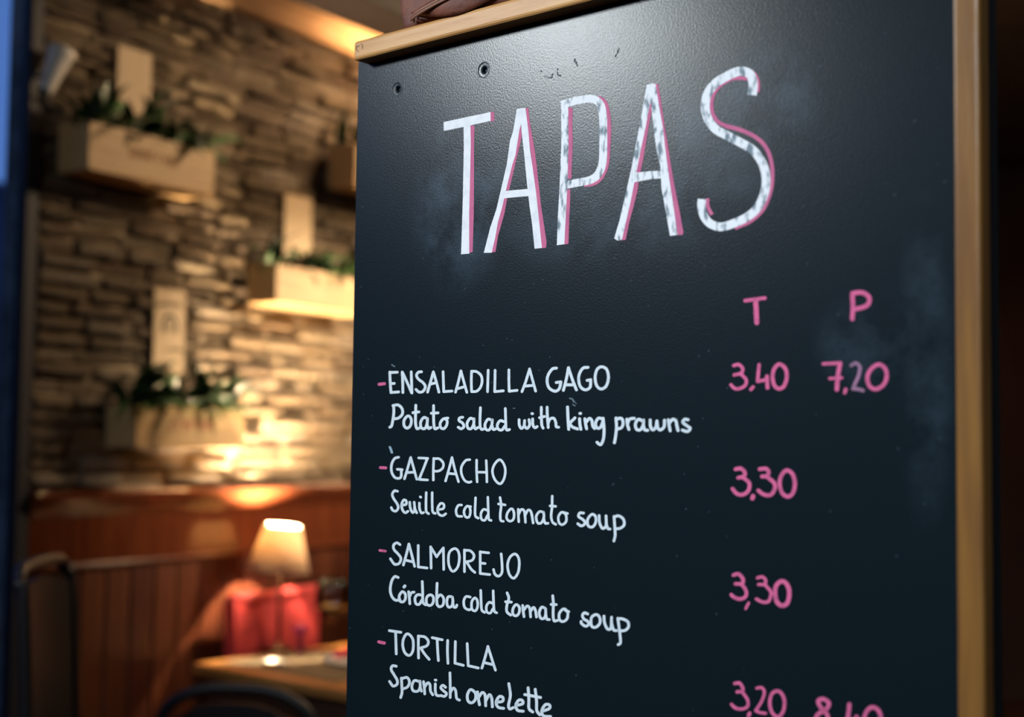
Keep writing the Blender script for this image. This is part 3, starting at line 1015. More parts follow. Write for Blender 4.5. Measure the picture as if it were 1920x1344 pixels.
write('omelette', CG, [
    [(997, 668), (967, 720), (975, 780), (1012, 795), (1045, 760), (1043, 700), (997, 668)],
    [(1065, 690), (1072, 750), (1085, 815)], [(1076, 745), (1110, 697), (1138, 720), (1145, 825)], [(1147, 775), (1180, 717), (1203, 750), (1210, 835)],
    [(1258, 790), (1310, 780), (1310, 742), (1275, 737), (1247, 790), (1265, 838), (1320, 850)],
    [(1370, 610), (1385, 720), (1367, 820), (1380, 855), (1412, 843)],
    [(1450, 820), (1505, 805), (1500, 772), (1465, 772), (1438, 820), (1455, 868), (1510, 878)],
    [(1558, 650), (1565, 760), (1566, 850), (1602, 885)], [(1627, 665), (1640, 780), (1642, 870), (1672, 913)], [(1525, 716), (1678, 744)],
    [(1710, 875), (1765, 850), (1765, 817), (1725, 815), (1692, 870), (1705, 922), (1775, 930)]],
    28, W, LY, 'white handwritten word omelette')
# column heads and prices
write('T', CH, [(32, [(370, 162), (455, 150), (548, 138)]), (44, [(465, 152), (470, 260), (475, 358)])], 38, P_, LY, 'pink column head T', 'price')
write('P', CH, [[(1335, 100), (1340, 210), (1335, 325)], [(1335, 95), (1420, 88), (1485, 130), (1478, 190), (1430, 222), (1352, 238)]], 40, P_, LY, 'pink column head P', 'price')
write('3,40', CH, [
    [(268, 745), (312, 737), (348, 770), (335, 812), (272, 830)], [(335, 825), (378, 870), (373, 920), (322, 952), (275, 950), (243, 918)],
    (30, [(442, 938), (422, 960)]),
    [(497, 738), (490, 800), (482, 885)], [(482, 888), (562, 872)], (34, [(567, 842), (571, 945)]),
    (34, [(680, 733), (635, 770), (617, 840), (632, 920), (672, 953), (720, 930), (745, 850), (733, 775), (680, 733)])],
    30, P_, LY, 'pink price 3,40', 'price')
write('7,20', CH, [
    (28, [(1072, 730), (1228, 722)]), (38, [(1225, 725), (1205, 840), (1195, 960)]), (26, [(1130, 862), (1240, 855)]),
    (30, [(1275, 960), (1266, 990)]),
    (34, [(1570, 735), (1505, 775), (1470, 850), (1490, 930), (1550, 957), (1618, 915), (1645, 835), (1625, 765), (1570, 735)])],
    30, P_, LY, 'pink price 7,20', 'price')
write('2', CH, [[(1325, 742), (1368, 724), (1403, 760), (1390, 840), (1360, 905), (1340, 955)], [(1340, 953), (1378, 955), (1430, 970)]],
      30, M_['lilac'], LY, 'worn lilac figure 2 of 7,20', 'price')
write('3,30', CI, [
    [(265, 132), (310, 127), (343, 160), (333, 192), (288, 205)], [(332, 203), (380, 250), (373, 310), (330, 345), (278, 340), (240, 297)],
    (36, [(412, 358), (406, 378)]),
    [(468, 132), (520, 127), (543, 155), (530, 188), (488, 193)], [(532, 197), (590, 250), (593, 300), (558, 348), (500, 343), (457, 312)],
    [(695, 142), (652, 180), (635, 250), (655, 330), (705, 362), (748, 330), (763, 250), (745, 175), (695, 142)]],
    32, P_, LY, 'pink price 3,30 for gazpacho', 'price')
write('3,30', CI, [
    [(248, 1022), (290, 1012), (328, 1055), (318, 1093), (265, 1095)], [(320, 1100), (355, 1160), (343, 1208), (292, 1222), (247, 1203), (230, 1187)],
    (22, [(375, 1255), (350, 1303)]),
    (26, [(448, 1045), (490, 1037), (518, 1065), (508, 1098), (458, 1100)]), (26, [(515, 1105), (560, 1160), (560, 1200), (540, 1243), (490, 1248), (440, 1222)]),
    (36, [(650, 1073), (607, 1110), (597, 1180), (615, 1250), (660, 1278), (703, 1250), (716, 1160), (693, 1095), (650, 1073)])],
    30, P_, LY, 'pink price 3,30 for salmorejo', 'price')
write('3,20', CJ, [
    [(277, 390), (320, 387), (348, 430), (343, 460), (298, 465)], (28, [(350, 472), (393, 540), (390, 597), (340, 620), (283, 610), (247, 577)]),
    (34, [(410, 658), (402, 678)]),
    (26, [(475, 432), (520, 427), (543, 470), (518, 550), (465, 635)]), (26, [(465, 633), (500, 650), (553, 658)]),
    [(655, 457), (607, 490), (592, 570), (612, 650), (662, 690), (708, 650), (725, 560), (702, 485), (655, 457)]],
    30, P_, LY, 'pink price 3,20 for tortilla', 'price')
write('8,40', CJ, [
    [(1058, 530), (1027, 550), (1055, 610), (1108, 670), (1110, 730), (1062, 750), (1012, 720), (1022, 670), (1100, 620), (1125, 570), (1092, 537), (1058, 530)],
    (34, [(1205, 765), (1195, 785)]),
    (36, [(1308, 578), (1300, 660), (1290, 725)]), [(1290, 728), (1375, 715)], [(1372, 690), (1380, 790)],
    (34, [(1515, 602), (1458, 650), (1440, 740), (1470, 815), (1520, 835), (1572, 800), (1592, 720), (1575, 640), (1515, 602)])],
    36, P_, LY, 'pink price 8,40 cut by the picture edge', 'price')
for crop, wv, st_ in ((CA, 14, [(268, 142), (290, 158), (300, 162)]), (CA, 8, [(1632, 632), (1655, 632)]), (CB, 18, [(470, 520), (500, 530), (515, 560)]),
                      (CB, 14, [(505, 590), (530, 605)]), (CB, 8, [(515, 545), (545, 580)])):
    write('fleck', crop, [(wv, st_)], 10, M_['faint'], LY, None, 'chalk_fleck')
write('smear', CC, [(28, [(246, 50), (256, 72), (268, 108)])], 10, M_['smear'], LY, 'pale blue chalk smear above GAZPACHO', 'chalk_fleck')

# --- the title, cut as shapes: white faces with pink drop shadows
LT = Layer(0.0001, 0.000006)
KA, KB, KC = (800, 100, 3.3615), (1020, 100, 3.537), (1280, 100, 3.735)


def title(letter, crop, white, pink, wm='title'):
    x0, y0, sc = crop
    obs = []
    pinkf = []
    for nm, items, m, lab in (('letter_shadow', pink, M_['pinkshade'], 'pink drop shadow of the title letter'),
                              ('title_letter', white, M_[wm], 'large white title letter ' + letter)):
        bm = bmesh.new()
        for it in items:
            pl_ = LT.next()
            if isinstance(it, tuple):
                wv, pts = it[0], it[1]
                tp = it[2] if len(it) > 2 else None
                ribbon_px(bm, [(x0 + x / sc, y0 + y / sc) for x, y in pts], wv / sc, pl_, round_caps=False, n=8, taper=tp)
            else:
                poly_px(bm, [(x0 + x / sc, y0 + y / sc) for x, y in it], pl_)
        obs.append(link(nm, bm, m, bd, label=lab))
    obs[0].parent = obs[1]


title('T', KA,
      [[(107, 433), (250, 402), (402, 370), (403, 425), (250, 460), (107, 489)],
       [(233, 440), (275, 440), (278, 560), (273, 800), (268, 1000), (268, 1262), (217, 1266), (224, 1040), (228, 900), (234, 600)]],
      [[(400, 372), (424, 368), (427, 425), (400, 430)],
       [(272, 455), (302, 455), (298, 600), (299, 720), (297, 1000), (290, 1250), (266, 1260), (268, 900), (276, 520)]], 'title_solid')
title('A', KA,
      [[(568, 352), (600, 344), (604, 420), (585, 480), (560, 640), (540, 700), (500, 860), (478, 960), (450, 1060), (432, 1160), (410, 1256), (360, 1257), (400, 1100), (440, 980), (470, 850), (505, 700), (525, 550), (545, 490)],
       [(595, 345), (622, 344), (640, 480), (650, 600), (668, 720), (692, 900), (708, 1050), (726, 1226), (680, 1231), (665, 1080), (648, 960), (632, 820), (615, 640), (597, 480)],
       [(480, 868), (652, 853), (655, 898), (476, 914)]],
      [[(618, 345), (640, 344), (650, 430), (680, 600), (697, 740), (720, 950), (756, 1190), (752, 1225), (720, 1228), (690, 900), (640, 500)],
       [(593, 450), (600, 520), (585, 590), (560, 690), (520, 862), (492, 866), (540, 690), (575, 520)],
       [(475, 915), (508, 910), (490, 1010), (450, 1150), (434, 1250), (405, 1256), (440, 1080)]], 'title_solid')
title('P', KB,
      [[(113, 322), (160, 318), (162, 600), (156, 840), (152, 930), (143, 1100), (135, 1265), (85, 1273), (92, 1080), (103, 900), (108, 760), (115, 600)],
       (52, [(116, 342), (180, 322), (260, 305), (325, 303), (372, 335), (390, 410), (393, 520), (393, 640), (385, 740), (352, 810), (300, 842), (230, 856), (128, 876)])],
      [[(160, 362), (178, 355), (190, 368), (188, 480), (191, 600), (186, 700), (182, 830), (152, 833), (160, 600)],
       [(148, 902), (174, 900), (174, 960), (168, 1080), (162, 1262), (133, 1268), (143, 1050)],
       (44, [(355, 297), (398, 325), (420, 400), (428, 500), (423, 620), (412, 740), (380, 818), (335, 858), (265, 872)], (0.9, 0.7))])
title('A', KB,
      [[(682, 207), (715, 197), (722, 250), (705, 330), (690, 400), (672, 500), (650, 600), (630, 700), (600, 850), (575, 980), (545, 1110), (517, 1236), (490, 1242), (465, 1228), (500, 1110), (535, 960), (580, 760), (610, 600), (640, 450), (662, 320)],
       [(710, 198), (740, 203), (752, 280), (768, 380), (790, 500), (805, 640), (830, 830), (850, 960), (868, 1080), (886, 1205), (836, 1210), (812, 1080), (795, 980), (780, 900), (772, 760), (745, 640), (728, 500), (712, 360)],
       [(592, 793), (700, 782), (802, 776), (802, 826), (700, 835), (595, 856)]],
      [[(733, 198), (757, 205), (775, 310), (798, 470), (820, 600), (845, 760), (870, 900), (900, 1050), (924, 1185), (920, 1202), (880, 1206), (850, 960), (830, 850), (765, 350)],
       [(700, 325), (718, 332), (710, 400), (695, 480), (675, 600), (660, 690), (640, 790), (606, 796), (640, 620), (680, 430)],
       [(598, 855), (628, 853), (618, 920), (595, 1010), (565, 1120), (542, 1236), (512, 1239), (560, 1050)]])
title('S', KC,
      [(56, [(487, 292), (493, 210), (470, 145), (400, 125), (310, 160), (225, 215), (172, 290), (158, 380), (178, 460), (230, 530), (310, 575), (400, 622), (485, 672), (545, 745), (578, 830), (583, 920), (562, 1010), (520, 1085), (460, 1140), (370, 1185), (270, 1215), (190, 1190), (145, 1130), (132, 1070), (135, 1020)], (1.15, 1.05))],
      [(36, [(520, 272), (522, 205), (500, 150), (450, 118)]),
       (26, [(455, 178), (400, 173), (340, 180), (270, 220), (220, 280), (203, 350), (212, 425), (255, 485), (330, 515)]),
       (34, [(300, 508), (400, 535), (500, 580), (570, 640), (610, 720), (628, 820), (623, 930), (595, 1030), (550, 1110), (470, 1180), (365, 1225)], (0.9, 0.7)),
       (26, [(174, 1015), (176, 1070), (205, 1130)])])

# raised residue of old paint above the title
rb = bmesh.new()
rnd = random.Random(3)
for s in ([(1022, 143), (1034, 145), (1036, 138)], [(1045, 130), (1046, 140), (1052, 142)], [(1076, 112), (1080, 117), (1082, 124)],
          [(1080, 118), (1078, 111)], [(1154, 106), (1158, 98), (1161, 91)], [(1015, 133), (1016, 134)]):
    P = spline([(a, b, 0) for a, b in s], 5)
    for p in P:
        q = bpt(p.x + rnd.uniform(-.7, .7), p.y + rnd.uniform(-.7, .7))
        bmesh.ops.create_icosphere(rb, subdivisions=1, radius=rnd.uniform(0.0006, 0.0011), matrix=Matrix.Translation(q))
o = link('paint_residue', rb, M_['bead'], bd, smooth=True, label='small raised bumps left by old lettering')
o['kind'] = 'stuff'

# ------------------------------------------------------------------ brown bag on top of the board
bx0 = bpt(772, 30, -0.02).x
bx1 = bpt(1030, -60, -0.02).x
bag = thing('bag', 'brown suede bag with piped seam standing on top of the chalkboard', 'bag',
            bworld((bx0 + bx1) / 2, 0.022, zt_cap), BOARD_ROT)
hw = (bx1 - bx0) / 2
bm = bmesh.new()
nu, nv = 40, 18
H_ = 0.16
rings = []
for j in range(nv + 1):
    v = j / nv
    z = v * H_
    sc_ = 0.965 + 0.06 * math.sin(PI * min(v * 1.4, 1)) - 0.25 * max(0, v - 0.7) ** 1.3
    ring = []
    for i in range(nu):
        th = 2 * PI * i / nu
        c, s = math.cos(th), math.sin(th)
        ex = 0.45
        x = hw * sc_ * math.copysign(abs(c) ** ex, c)
        y = 0.036 * sc_ * math.copysign(abs(s) ** 0.7, s)
        fold = 0.0035 * math.sin(7 * th + 9 * v) * math.sin(PI * v)
        ring.append(bm.verts.new((x + fold, y * (1 + 0.10 * math.sin(5 * th + 6 * v)), z + 0.0)))
    rings.append(ring)
for r0, r1 in zip(rings, rings[1:]):
    for i in range(nu):
        bm.faces.new((r0[i], r0[(i + 1) % nu], r1[(i + 1) % nu], r1[i]))
bm.faces.new(rings[0])
bm.faces.new(list(reversed(rings[-1])))
link('bag_body', bm, M_['leather'], bag, smooth=True)
# overlapping flap with lower edge and piping, as traced at the front
def bagloc(px, py, off=0.0):
    q = on_plane(px, py, bworld(0, 0.022 - 0.036 - off, 0), BY)
    d = q - bag.location
    return Vector((d.dot(BX), d.dot(BY), d.z))
edge = [bagloc(771, 33, .002), bagloc(777, 27, .010), bagloc(792, 17, .014), bagloc(808, 8, .014), bagloc(823, 0, .014), bagloc(850, -12, .012), bagloc(885, -24, .008)]
for dz in (0.0, -0.0028):
    tb = bmesh.new()
    tube(tb, spline([e + Vector((0, 0, dz)) for e in edge], 6), 0.0015, 8)
    link('piping', tb, M_['piping'], bag, smooth=True)
# lower flap
bm = bmesh.new()
low = [bagloc(776, 28, .003), bagloc(800, 31, .006), bagloc(835, 31, .008), bagloc(870, 24, .007), bagloc(905, 8, .005), bagloc(935, -8, .002)]
top = [bagloc(774, 22, .002), bagloc(800, 6, .006), bagloc(835, -10, .008), bagloc(870, -22, .007), bagloc(905, -34, .005), bagloc(935, -46, .002)]
L1, L2 = spline(low, 6), spline(top, 6)
r = [[bm.verts.new(a.lerp(b, k / 6) + Vector((0, -0.004 * math.sin(PI * k / 6), 0))) for k in range(7)] for a, b in zip(L1, L2)]
for a, b in zip(r, r[1:]):
    for k in range(6):
        bm.faces.new((a[k], a[k + 1], b[k + 1], b[k]))
fl = link('flap', bm, M_['leather'], bag, smooth=True)
sm = fl.modifiers.new('thickness', 'SOLIDIFY')
sm.thickness = 0.003
tb = bmesh.new()
tube(tb, [bagloc(775 + i * 0.5, 26 + i * 4, .001) for i in range(5)], 0.0010, 8)
link('side_seam', tb, M_['piping'], bag, smooth=True)

# ------------------------------------------------------------------ planter boxes on the brick wall
rl = random.Random(11)


def leaf_mesh(L, wdt, droop, seed):
    rr = random.Random(seed)
    bm = bmesh.new()
    n = 6
    prev = None
    for i in range(n + 1):
        u = i / n
        w_ = wdt * math.sin(PI * min(1, 0.08 + u * 0.92)) ** 0.8 * (1 - 0.3 * u)
        x = L * u
        z = L * (0.55 * u - droop * u * u)
        ring = [bm.verts.new((x, -w_ / 2, z + w_ * 0.25)), bm.verts.new((x, 0, z)), bm.verts.new((x, w_ / 2, z + w_ * 0.25))]
        if prev:
            for k in range(2):
                bm.faces.new((prev[k], prev[k + 1], ring[k + 1], ring[k]))
        prev = ring
    me = bpy.data.meshes.new('leaf')
    bmesh.ops.recalc_face_normals(bm, faces=bm.faces)
    bm.to_mesh(me)
    bm.free()
    for p in me.polygons:
        p.use_smooth = True
    return me


LM = [leaf_mesh(0.13, 0.030, 0.5, 1), leaf_mesh(0.16, 0.028, 0.75, 2), leaf_mesh(0.11, 0.034, 0.2, 3), leaf_mesh(0.09, 0.03, 0.9, 4)]
LB = [m.copy() for m in LM]
for m in LM:
    m.materials.append(M_['leaf'])
for m in LB:
    m.materials.append(M_['leaf_bright'])


def on_wall(px, py, n_off):
    p = on_plane(px, py, R(0, n_off), RN)
    return room_coords(p)


def planter(label, x0, x1, ytop, ybot, depth, lid, bright, nleaves=44, pmat='print_red', emblem=False, stamp=True, lidshift=0.0, spread=1.0, text='mark'):
    """front face given by its left/right pixels and the top/bottom of its left edge"""
    s0, _, zt_ = on_wall(x0, ytop, depth)
    s1 = on_wall(x1, ytop, depth)[0]
    zb_ = on_wall(x0, ybot, depth)[2]
    L = s1 - s0
    Hh = zt_ - zb_
    p = thing('planter_box', label, 'planter', R(s0, 0, zb_), ROOM_ROT, 'pine planter boxes on the brick wall')
    wt = 0.009
    # local: x along the wall, -y out of it
    link('front_board', newbox(0, L, -depth, -depth + wt, 0, Hh, bev=0.002), M_['pine'], p)
    link('back_board', newbox(0, L, -0.030 - wt, -0.030, 0, Hh, bev=0.002), M_['pine'], p)
    for x in (0.0, L - wt):
        link('end_board', newbox(x + 0.0003, x + wt - 0.0003, -depth + wt, -0.030 - wt, 0, Hh, bev=0.001), M_['pine'], p)
    link('bottom_board', newbox(0, L, -depth - 0.004, -0.030, -0.008, 0, bev=0.002), M_['pine'], p)
    link('soil', newbox(wt, L - wt, -depth + wt, -0.039, 0.01, Hh * 0.85), M_['soil'], p)
    if lid:
        lx0, lx1, lyt = lid
        a0 = on_wall(lx0, lyt, 0.034)
        a1 = on_wall(lx1, lyt, 0.034)
        o = link('lid_board', newbox(a0[0] - s0, a1[0] - s0, -0.034, -0.026, 0.0, a0[2] - zb_, bev=0.002), M_['pine_v'], p)
        if emblem:
            cxm = (a0[0] + a1[0]) / 2 - s0
            ez = on_wall((lx0 + lx1) / 2, 612, 0.034)[2] - zb_
            bm = bmesh.new()
            for rr_, ww in ((0.027, 0.011), (0.010, 0.005)):
                pts = []
                for k in range(13):
                    th = PI * k / 12
                    pts.append((cxm + rr_ * math.cos(th), -0.0345, ez + rr_ * 1.2 * math.sin(th)))
                pts = [(pts[0][0], pts[0][1], ez - 0.02)] + pts + [(pts[-1][0], pts[-1][1], ez - 0.02)]
                for a_, b_ in zip(pts, pts[1:]):
                    a_, b_ = Vector(a_), Vector(b_)
                    d = (b_ - a_).normalized()
                    nn = Vector((-d.z, 0, d.x)) * ww / 2
                    bm.faces.new([bm.verts.new(v) for v in (a_ + nn, b_ + nn, b_ - nn, a_ - nn)])
            link('arch_emblem', bm, M_['print_grey'], o)
    if stamp:
        bm = bmesh.new()
        rr = random.Random(int(x0))
        n = 7
        xs = L * 0.30
        for k in range(n):
            x = xs + k * L * 0.055
            hgt = Hh * 0.12
            zc = Hh * 0.52
            kind = rr.randrange(3)
            y = -depth - 0.0006
            bars = [(x, x + 0.006, zc - hgt, zc + hgt)]
            if kind != 1:
                bars.append((x + L * 0.03, x + L * 0.03 + 0.006, zc - hgt, zc + hgt))
            bars.append((x, x + L * 0.035, zc + (hgt - 0.004 if kind else -0.002), zc + (hgt if kind else 0.003)))
            for b_ in bars:
                bm.faces.new([bm.verts.new(v) for v in ((b_[0], y, b_[2]), (b_[1], y, b_[2]), (b_[1], y, b_[3]), (b_[0], y, b_[3]))])
        link('stamp', bm, M_[pmat], p, label='small illegible stamp on the front')
    for k in range(nleaves):
        x = rl.uniform(0.0, 1.0) ** 1.0
        ang = rl.uniform(0, 2 * PI)
        me = LM[rl.randrange(4)]
        if k < bright:
            me = LB[rl.randrange(4)]
            ang = rl.uniform(-PI * 0.8, -PI * 0.1)
        sc_ = rl.uniform(0.8, 1.5) * spread * (0.62 if math.sin(ang) < -0.45 else 1)
        yb = rl.uniform(-depth + 0.02, -0.055)
        # keep leaves from growing into the wall
        if math.sin(ang) > 0:
            ang = -ang if rl.random() < 0.75 else ang
            sc_ *= 0.6 if math.sin(ang) > 0 else 1
        inst('leaf', me, p, (0.012 + x * (L - 0.024), yb, Hh * 0.84), (rl.uniform(-.2, .2), rl.uniform(-1.15, 0.1), ang), (sc_, sc_, sc_))
    return p


planter('pine planter box with dark leafy plant at top left of the brick wall', 168, 404, 224, 312, 0.15, (222, 286, 82), 0, 160, 'print_brown', spread=0.95)
planter('pine planter box with brightly lit front half hidden by the board', 519, 700, 494, 562, 0.15, (535, 586, 362), 12, 130, 'print_brown', stamp=False, spread=0.8)
planter('pine planter box with faded red stamp and arch emblem, lowest on the wall', 257, 459, 758, 834, 0.15, (291, 349, 538), 9, 160, 'print_red', emblem=True)
planter('pine planter box peeking out beside the board, above the lit one', 668, 860, 268, 345, 0.15, None, 0, 70, 'print_brown', stamp=False, spread=0.85)

# made-up vase shape standing in for a white highlight at the far left
q = room_coords(on_plane(78, 135, R(0, 0.06), RN))
vs = thing('highlight_vase', 'made-up pale tilted vase shape for a blurred white highlight at far upper left', 'vase', R(q[0], 0.075, q[2] - 0.065), ROOM_ROT)
bm = bmesh.new()
lathe(bm, [(0, 0), (0.014, 0), (0.018, 0.02), (0.026, 0.08), (0.034, 0.125), (0.040, 0.14), (0.036, 0.141), (0.022, 0.08), (0.014, 0.02), (0, 0.02)], 24)
link('vase_body', bm, M_['ceramic'], vs, rot=(0, math.radians(22), 0), smooth=True)
link('wall_bracket', newbox(-0.004, 0.004, 0.0, 0.075, 0.05, 0.058, bev=0.001), M_['black_metal'], vs)
for k in range(4):
    inst('leaf', LM[k], vs, (0.0 - 0.004 * k, 0, 0.02), (0, 0.9, rl.uniform(-2.8, -1.6)), (0.35, 0.35, 0.35))

# ------------------------------------------------------------------ dining table
TZ = 0.76
T0 = at_height(360, 1243, TZ)
TA = math.radians(41)           # direction of the long far edge
TX = Vector((math.sin(TA), math.cos(TA), 0))
tb_ = thing('dining_table', 'honey coloured wooden dining table with dark legs under the table lamp', 'table', (T0.x, T0.y, 0), PI / 2 - TA)
# local x = away along the wall side, local -y = towards the camera side
TW, TD = 0.80, 1.15
link('tabletop', newbox(0, TW, -TD, 0, TZ - 0.028, TZ, bev=0.004), M_['tabletop'], tb_)
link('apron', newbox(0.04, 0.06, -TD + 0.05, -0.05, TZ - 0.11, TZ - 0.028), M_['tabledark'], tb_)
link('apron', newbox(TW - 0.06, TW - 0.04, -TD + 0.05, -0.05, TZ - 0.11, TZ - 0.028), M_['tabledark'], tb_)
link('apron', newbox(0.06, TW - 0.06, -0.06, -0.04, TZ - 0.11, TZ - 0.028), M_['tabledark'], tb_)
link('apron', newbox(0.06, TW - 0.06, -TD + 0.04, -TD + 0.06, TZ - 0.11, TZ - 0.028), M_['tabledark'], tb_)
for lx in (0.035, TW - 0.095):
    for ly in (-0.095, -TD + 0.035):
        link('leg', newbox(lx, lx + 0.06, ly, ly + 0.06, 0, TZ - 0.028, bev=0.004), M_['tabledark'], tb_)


def t_local(p):
    d = p - T0
    return d.dot(TX), d.dot(Vector((-TX.y, TX.x, 0)))


# placemat: quad aligned with the table
c = at_height(600, 1247, TZ)
pmx = thing('placemat', 'olive grey woven placemat lying on the honey coloured table', 'placemat', (c.x, c.y, TZ + 0.0003), PI / 2 - TA)
link('mat_weave', newbox(-0.17, 0.17, -0.26, 0.24, 0, 0.002), M_['placemat'], pmx)
bm = bmesh.new()
for x in (-0.171, 0.167):
    box(bm, x, x + 0.004, -0.26, 0.24, 0, 0.003)
link('mat_hem', bm, M_['placemat'], pmx)
# white oval dish
c = at_height(514, 1245, TZ + 0.003)
ds = thing('dish', 'small white oval dish lying on the table in front of the lamp', 'dish', (c.x, c.y, TZ + 0.0026), PI / 2 - TA)
bm = bmesh.new()
lathe(bm, [(0, 0), (0.022, 0), (0.034, 0.006), (0.038, 0.011), (0.036, 0.0115), (0.031, 0.007), (0.02, 0.0025), (0, 0.002)], 32, sx=0.95, sy=1.05)
link('dish_body', bm, M_['ceramic'], ds, smooth=True)
c = at_height(652, 1246, TZ + 0.003)
ds = thing('plate', 'white plate on the placemat at the edge of the chalkboard', 'plate', (c.x, c.y, TZ + 0.0026), 0)
bm = bmesh.new()
lathe(bm, [(0, 0), (0.03, 0), (0.035, 0.003), (0.052, 0.010), (0.051, 0.0125), (0.034, 0.005), (0, 0.004)], 40)
link('plate_body', bm, M_['ceramic'], ds, smooth=True)

# ------------------------------------------------------------------ table lamp
c = at_height(522, 1220, TZ)
lamp = thing('table_lamp', 'lit table lamp with cream conical shade standing on the table', 'lamp', (c.x, c.y, TZ + 0.0003), 0)
bm = bmesh.new()
lathe(bm, [(0, 0), (0.045, 0), (0.048, 0.004), (0.046, 0.008), (0.02, 0.013), (0.008, 0.02), (0.006, 0.03), (0, 0.03)], 32)
link('lamp_base', bm, M_['iron'], lamp, smooth=True)
bm = bmesh.new()
tube(bm, [(0, 0, 0.02), (0, 0, 0.10), (0.0, 0, 0.302)], 0.0055, 12)
link('lamp_pole', bm, M_['iron'], lamp, smooth=True)
zc = at_depth(522, 1070, c.y).z - TZ
ztp = at_depth(530, 985, c.y).z - TZ
rb_, rt_ = 58 * c.y / F_PX, 33 * c.y / F_PX
bm = bmesh.new()
n = 48
r0 = [bm.verts.new((rb_ * math.cos(2 * PI * i / n), rb_ * math.sin(2 * PI * i / n), zc)) for i in range(n)]
r1 = [bm.verts.new((rt_ * math.cos(2 * PI * i / n), rt_ * math.sin(2 * PI * i / n), ztp)) for i in range(n)]
for i in range(n):
    bm.faces.new((r0[i], r0[(i + 1) % n], r1[(i + 1) % n], r1[i]))
hc = (zc + ztp) / 2
bmesh.ops.rotate(bm, cent=(0, 0, hc), matrix=Matrix.Rotation(math.radians(5), 3, 'Y'), verts=bm.verts)
sh = link('lamp_shade', bm, M_['shade'], lamp, smooth=True)
sm = sh.modifiers.new('thickness', 'SOLIDIFY')
sm.thickness = 0.0012
for zz, rr in ((zc, rb_), (ztp, rt_)):
    bm = bmesh.new()
    pts = [(rr * math.cos(2 * PI * i / 40), rr * math.sin(2 * PI * i / 40), zz) for i in range(41)]
    tube(bm, pts, 0.0014, 6, cap=False)
    bmesh.ops.rotate(bm, cent=(0, 0, hc), matrix=Matrix.Rotation(math.radians(5), 3, 'Y'), verts=bm.verts)
    link('shade_wire', bm, M_['iron'], lamp)
bm = bmesh.new()
lathe(bm, [(0, 0.302), (0.012, 0.304), (0.013, 0.318), (0.021, 0.336), (0.019, 0.350), (0.010, 0.360), (0, 0.362)], 20)
bm2 = bmesh.new()
lathe(bm2, [(0, 0.296), (0.012, 0.296), (0.018, 0.306), (0.026, 0.326), (0.0245, 0.327), (0.0165, 0.308), (0.011, 0.300), (0, 0.300)], 24)  # cup added around the bulb's lower half to block its downward light
link('bulb_shield', bm2, M_['iron'], lamp, smooth=True)
bulb = link('bulb', bm, M_['bulb'], lamp, smooth=True)
LAMPC = c

# ------------------------------------------------------------------ glass, candle holder, napkin
gz = 0.003
c = at_height(621, 1222, TZ)
gl = thing('wine_glass', 'balloon wine glass half full of amber drink beside the chalkboard edge', 'glass', (c.x, c.y, TZ + 0.0028), 0)
k = c.y / F_PX
Hg = 133 * k
rg = 33 * k
bm = bmesh.new()
prof = [(0, 0.0), (rg * 0.8, 0.0), (rg * 0.78, 0.002), (0.006, 0.006), (0.004, 0.012), (0.004, Hg * 0.38), (0.010, Hg * 0.42), (rg * 0.7, Hg * 0.50), (rg, Hg * 0.66),
        (rg * 0.96, Hg * 0.82), (rg * 0.78, Hg), (rg * 0.76, Hg), (rg * 0.94, Hg * 0.82), (rg * 0.975, Hg * 0.66), (rg * 0.68, Hg * 0.51), (0.006, Hg * 0.435), (0, Hg * 0.43)]
lathe(bm, prof, 40)
link('glass_bowl', bm, M_['glass'], gl, smooth=True)
bm = bmesh.new()
lathe(bm, [(0, Hg * 0.44), (0.006, Hg * 0.445), (rg * 0.64, Hg * 0.515), (rg * 0.93, Hg * 0.62), (rg * 0.93, Hg * 0.64), (0, Hg * 0.64)], 40)
link('drink', bm, M_['wine'], gl, smooth=True)

c = at_height(563, 1224, TZ)
ch = thing('candle_holder', 'magenta glass candle holder with wide pink cup behind the placemat', 'candle holder', (c.x, c.y, TZ + 0.0003), 0)
bm = bmesh.new()
lathe(bm, [(0, 0), (0.016, 0), (0.017, 0.003), (0.010, 0.010), (0.009, 0.05), (0.012, 0.058), (0, 0.058)], 24)
link('holder_stem', bm, M_['magenta_dark'], ch, smooth=True)
bm = bmesh.new()
lathe(bm, [(0, 0.056), (0.012, 0.056), (0.023, 0.064), (0.025, 0.080), (0.023, 0.084), (0.021, 0.080), (0.018, 0.068), (0, 0.066)], 24)
link('holder_cup', bm, M_['magenta'], ch, smooth=True)

a = at_height(616, 1246, TZ)
b = at_height(676, 1222, TZ)
print('lamp room', room_coords(Vector(LAMPC)))
nap = thing('rolled_napkin', 'rolled pink napkin with white paper tip lying on the placemat', 'napkin', (a.x, a.y, TZ + 0.0155), 0)
d = b - a
d.z = 0
L_ = min(d.length, 0.20)
d.normalize()
bm = bmesh.new()
tube(bm, [d * 0.02, d * 0.07, d * (0.02 + L_ * 0.9)], [0.012, 0.0125, 0.012], 16)
link('napkin_roll', bm, M_['napkin'], nap, smooth=True)
bm = bmesh.new()
tube(bm, [d * -0.012, d * 0.0, d * 0.02], [0.009, 0.0115, 0.0115], 16)
link('paper_tip', bm, M_['paper'], nap, smooth=True)

# ------------------------------------------------------------------ chairs


def place_on_room(px, py, n_off):
    p = on_plane(px, py, R(0, n_off), RN)
    return room_coords(p)


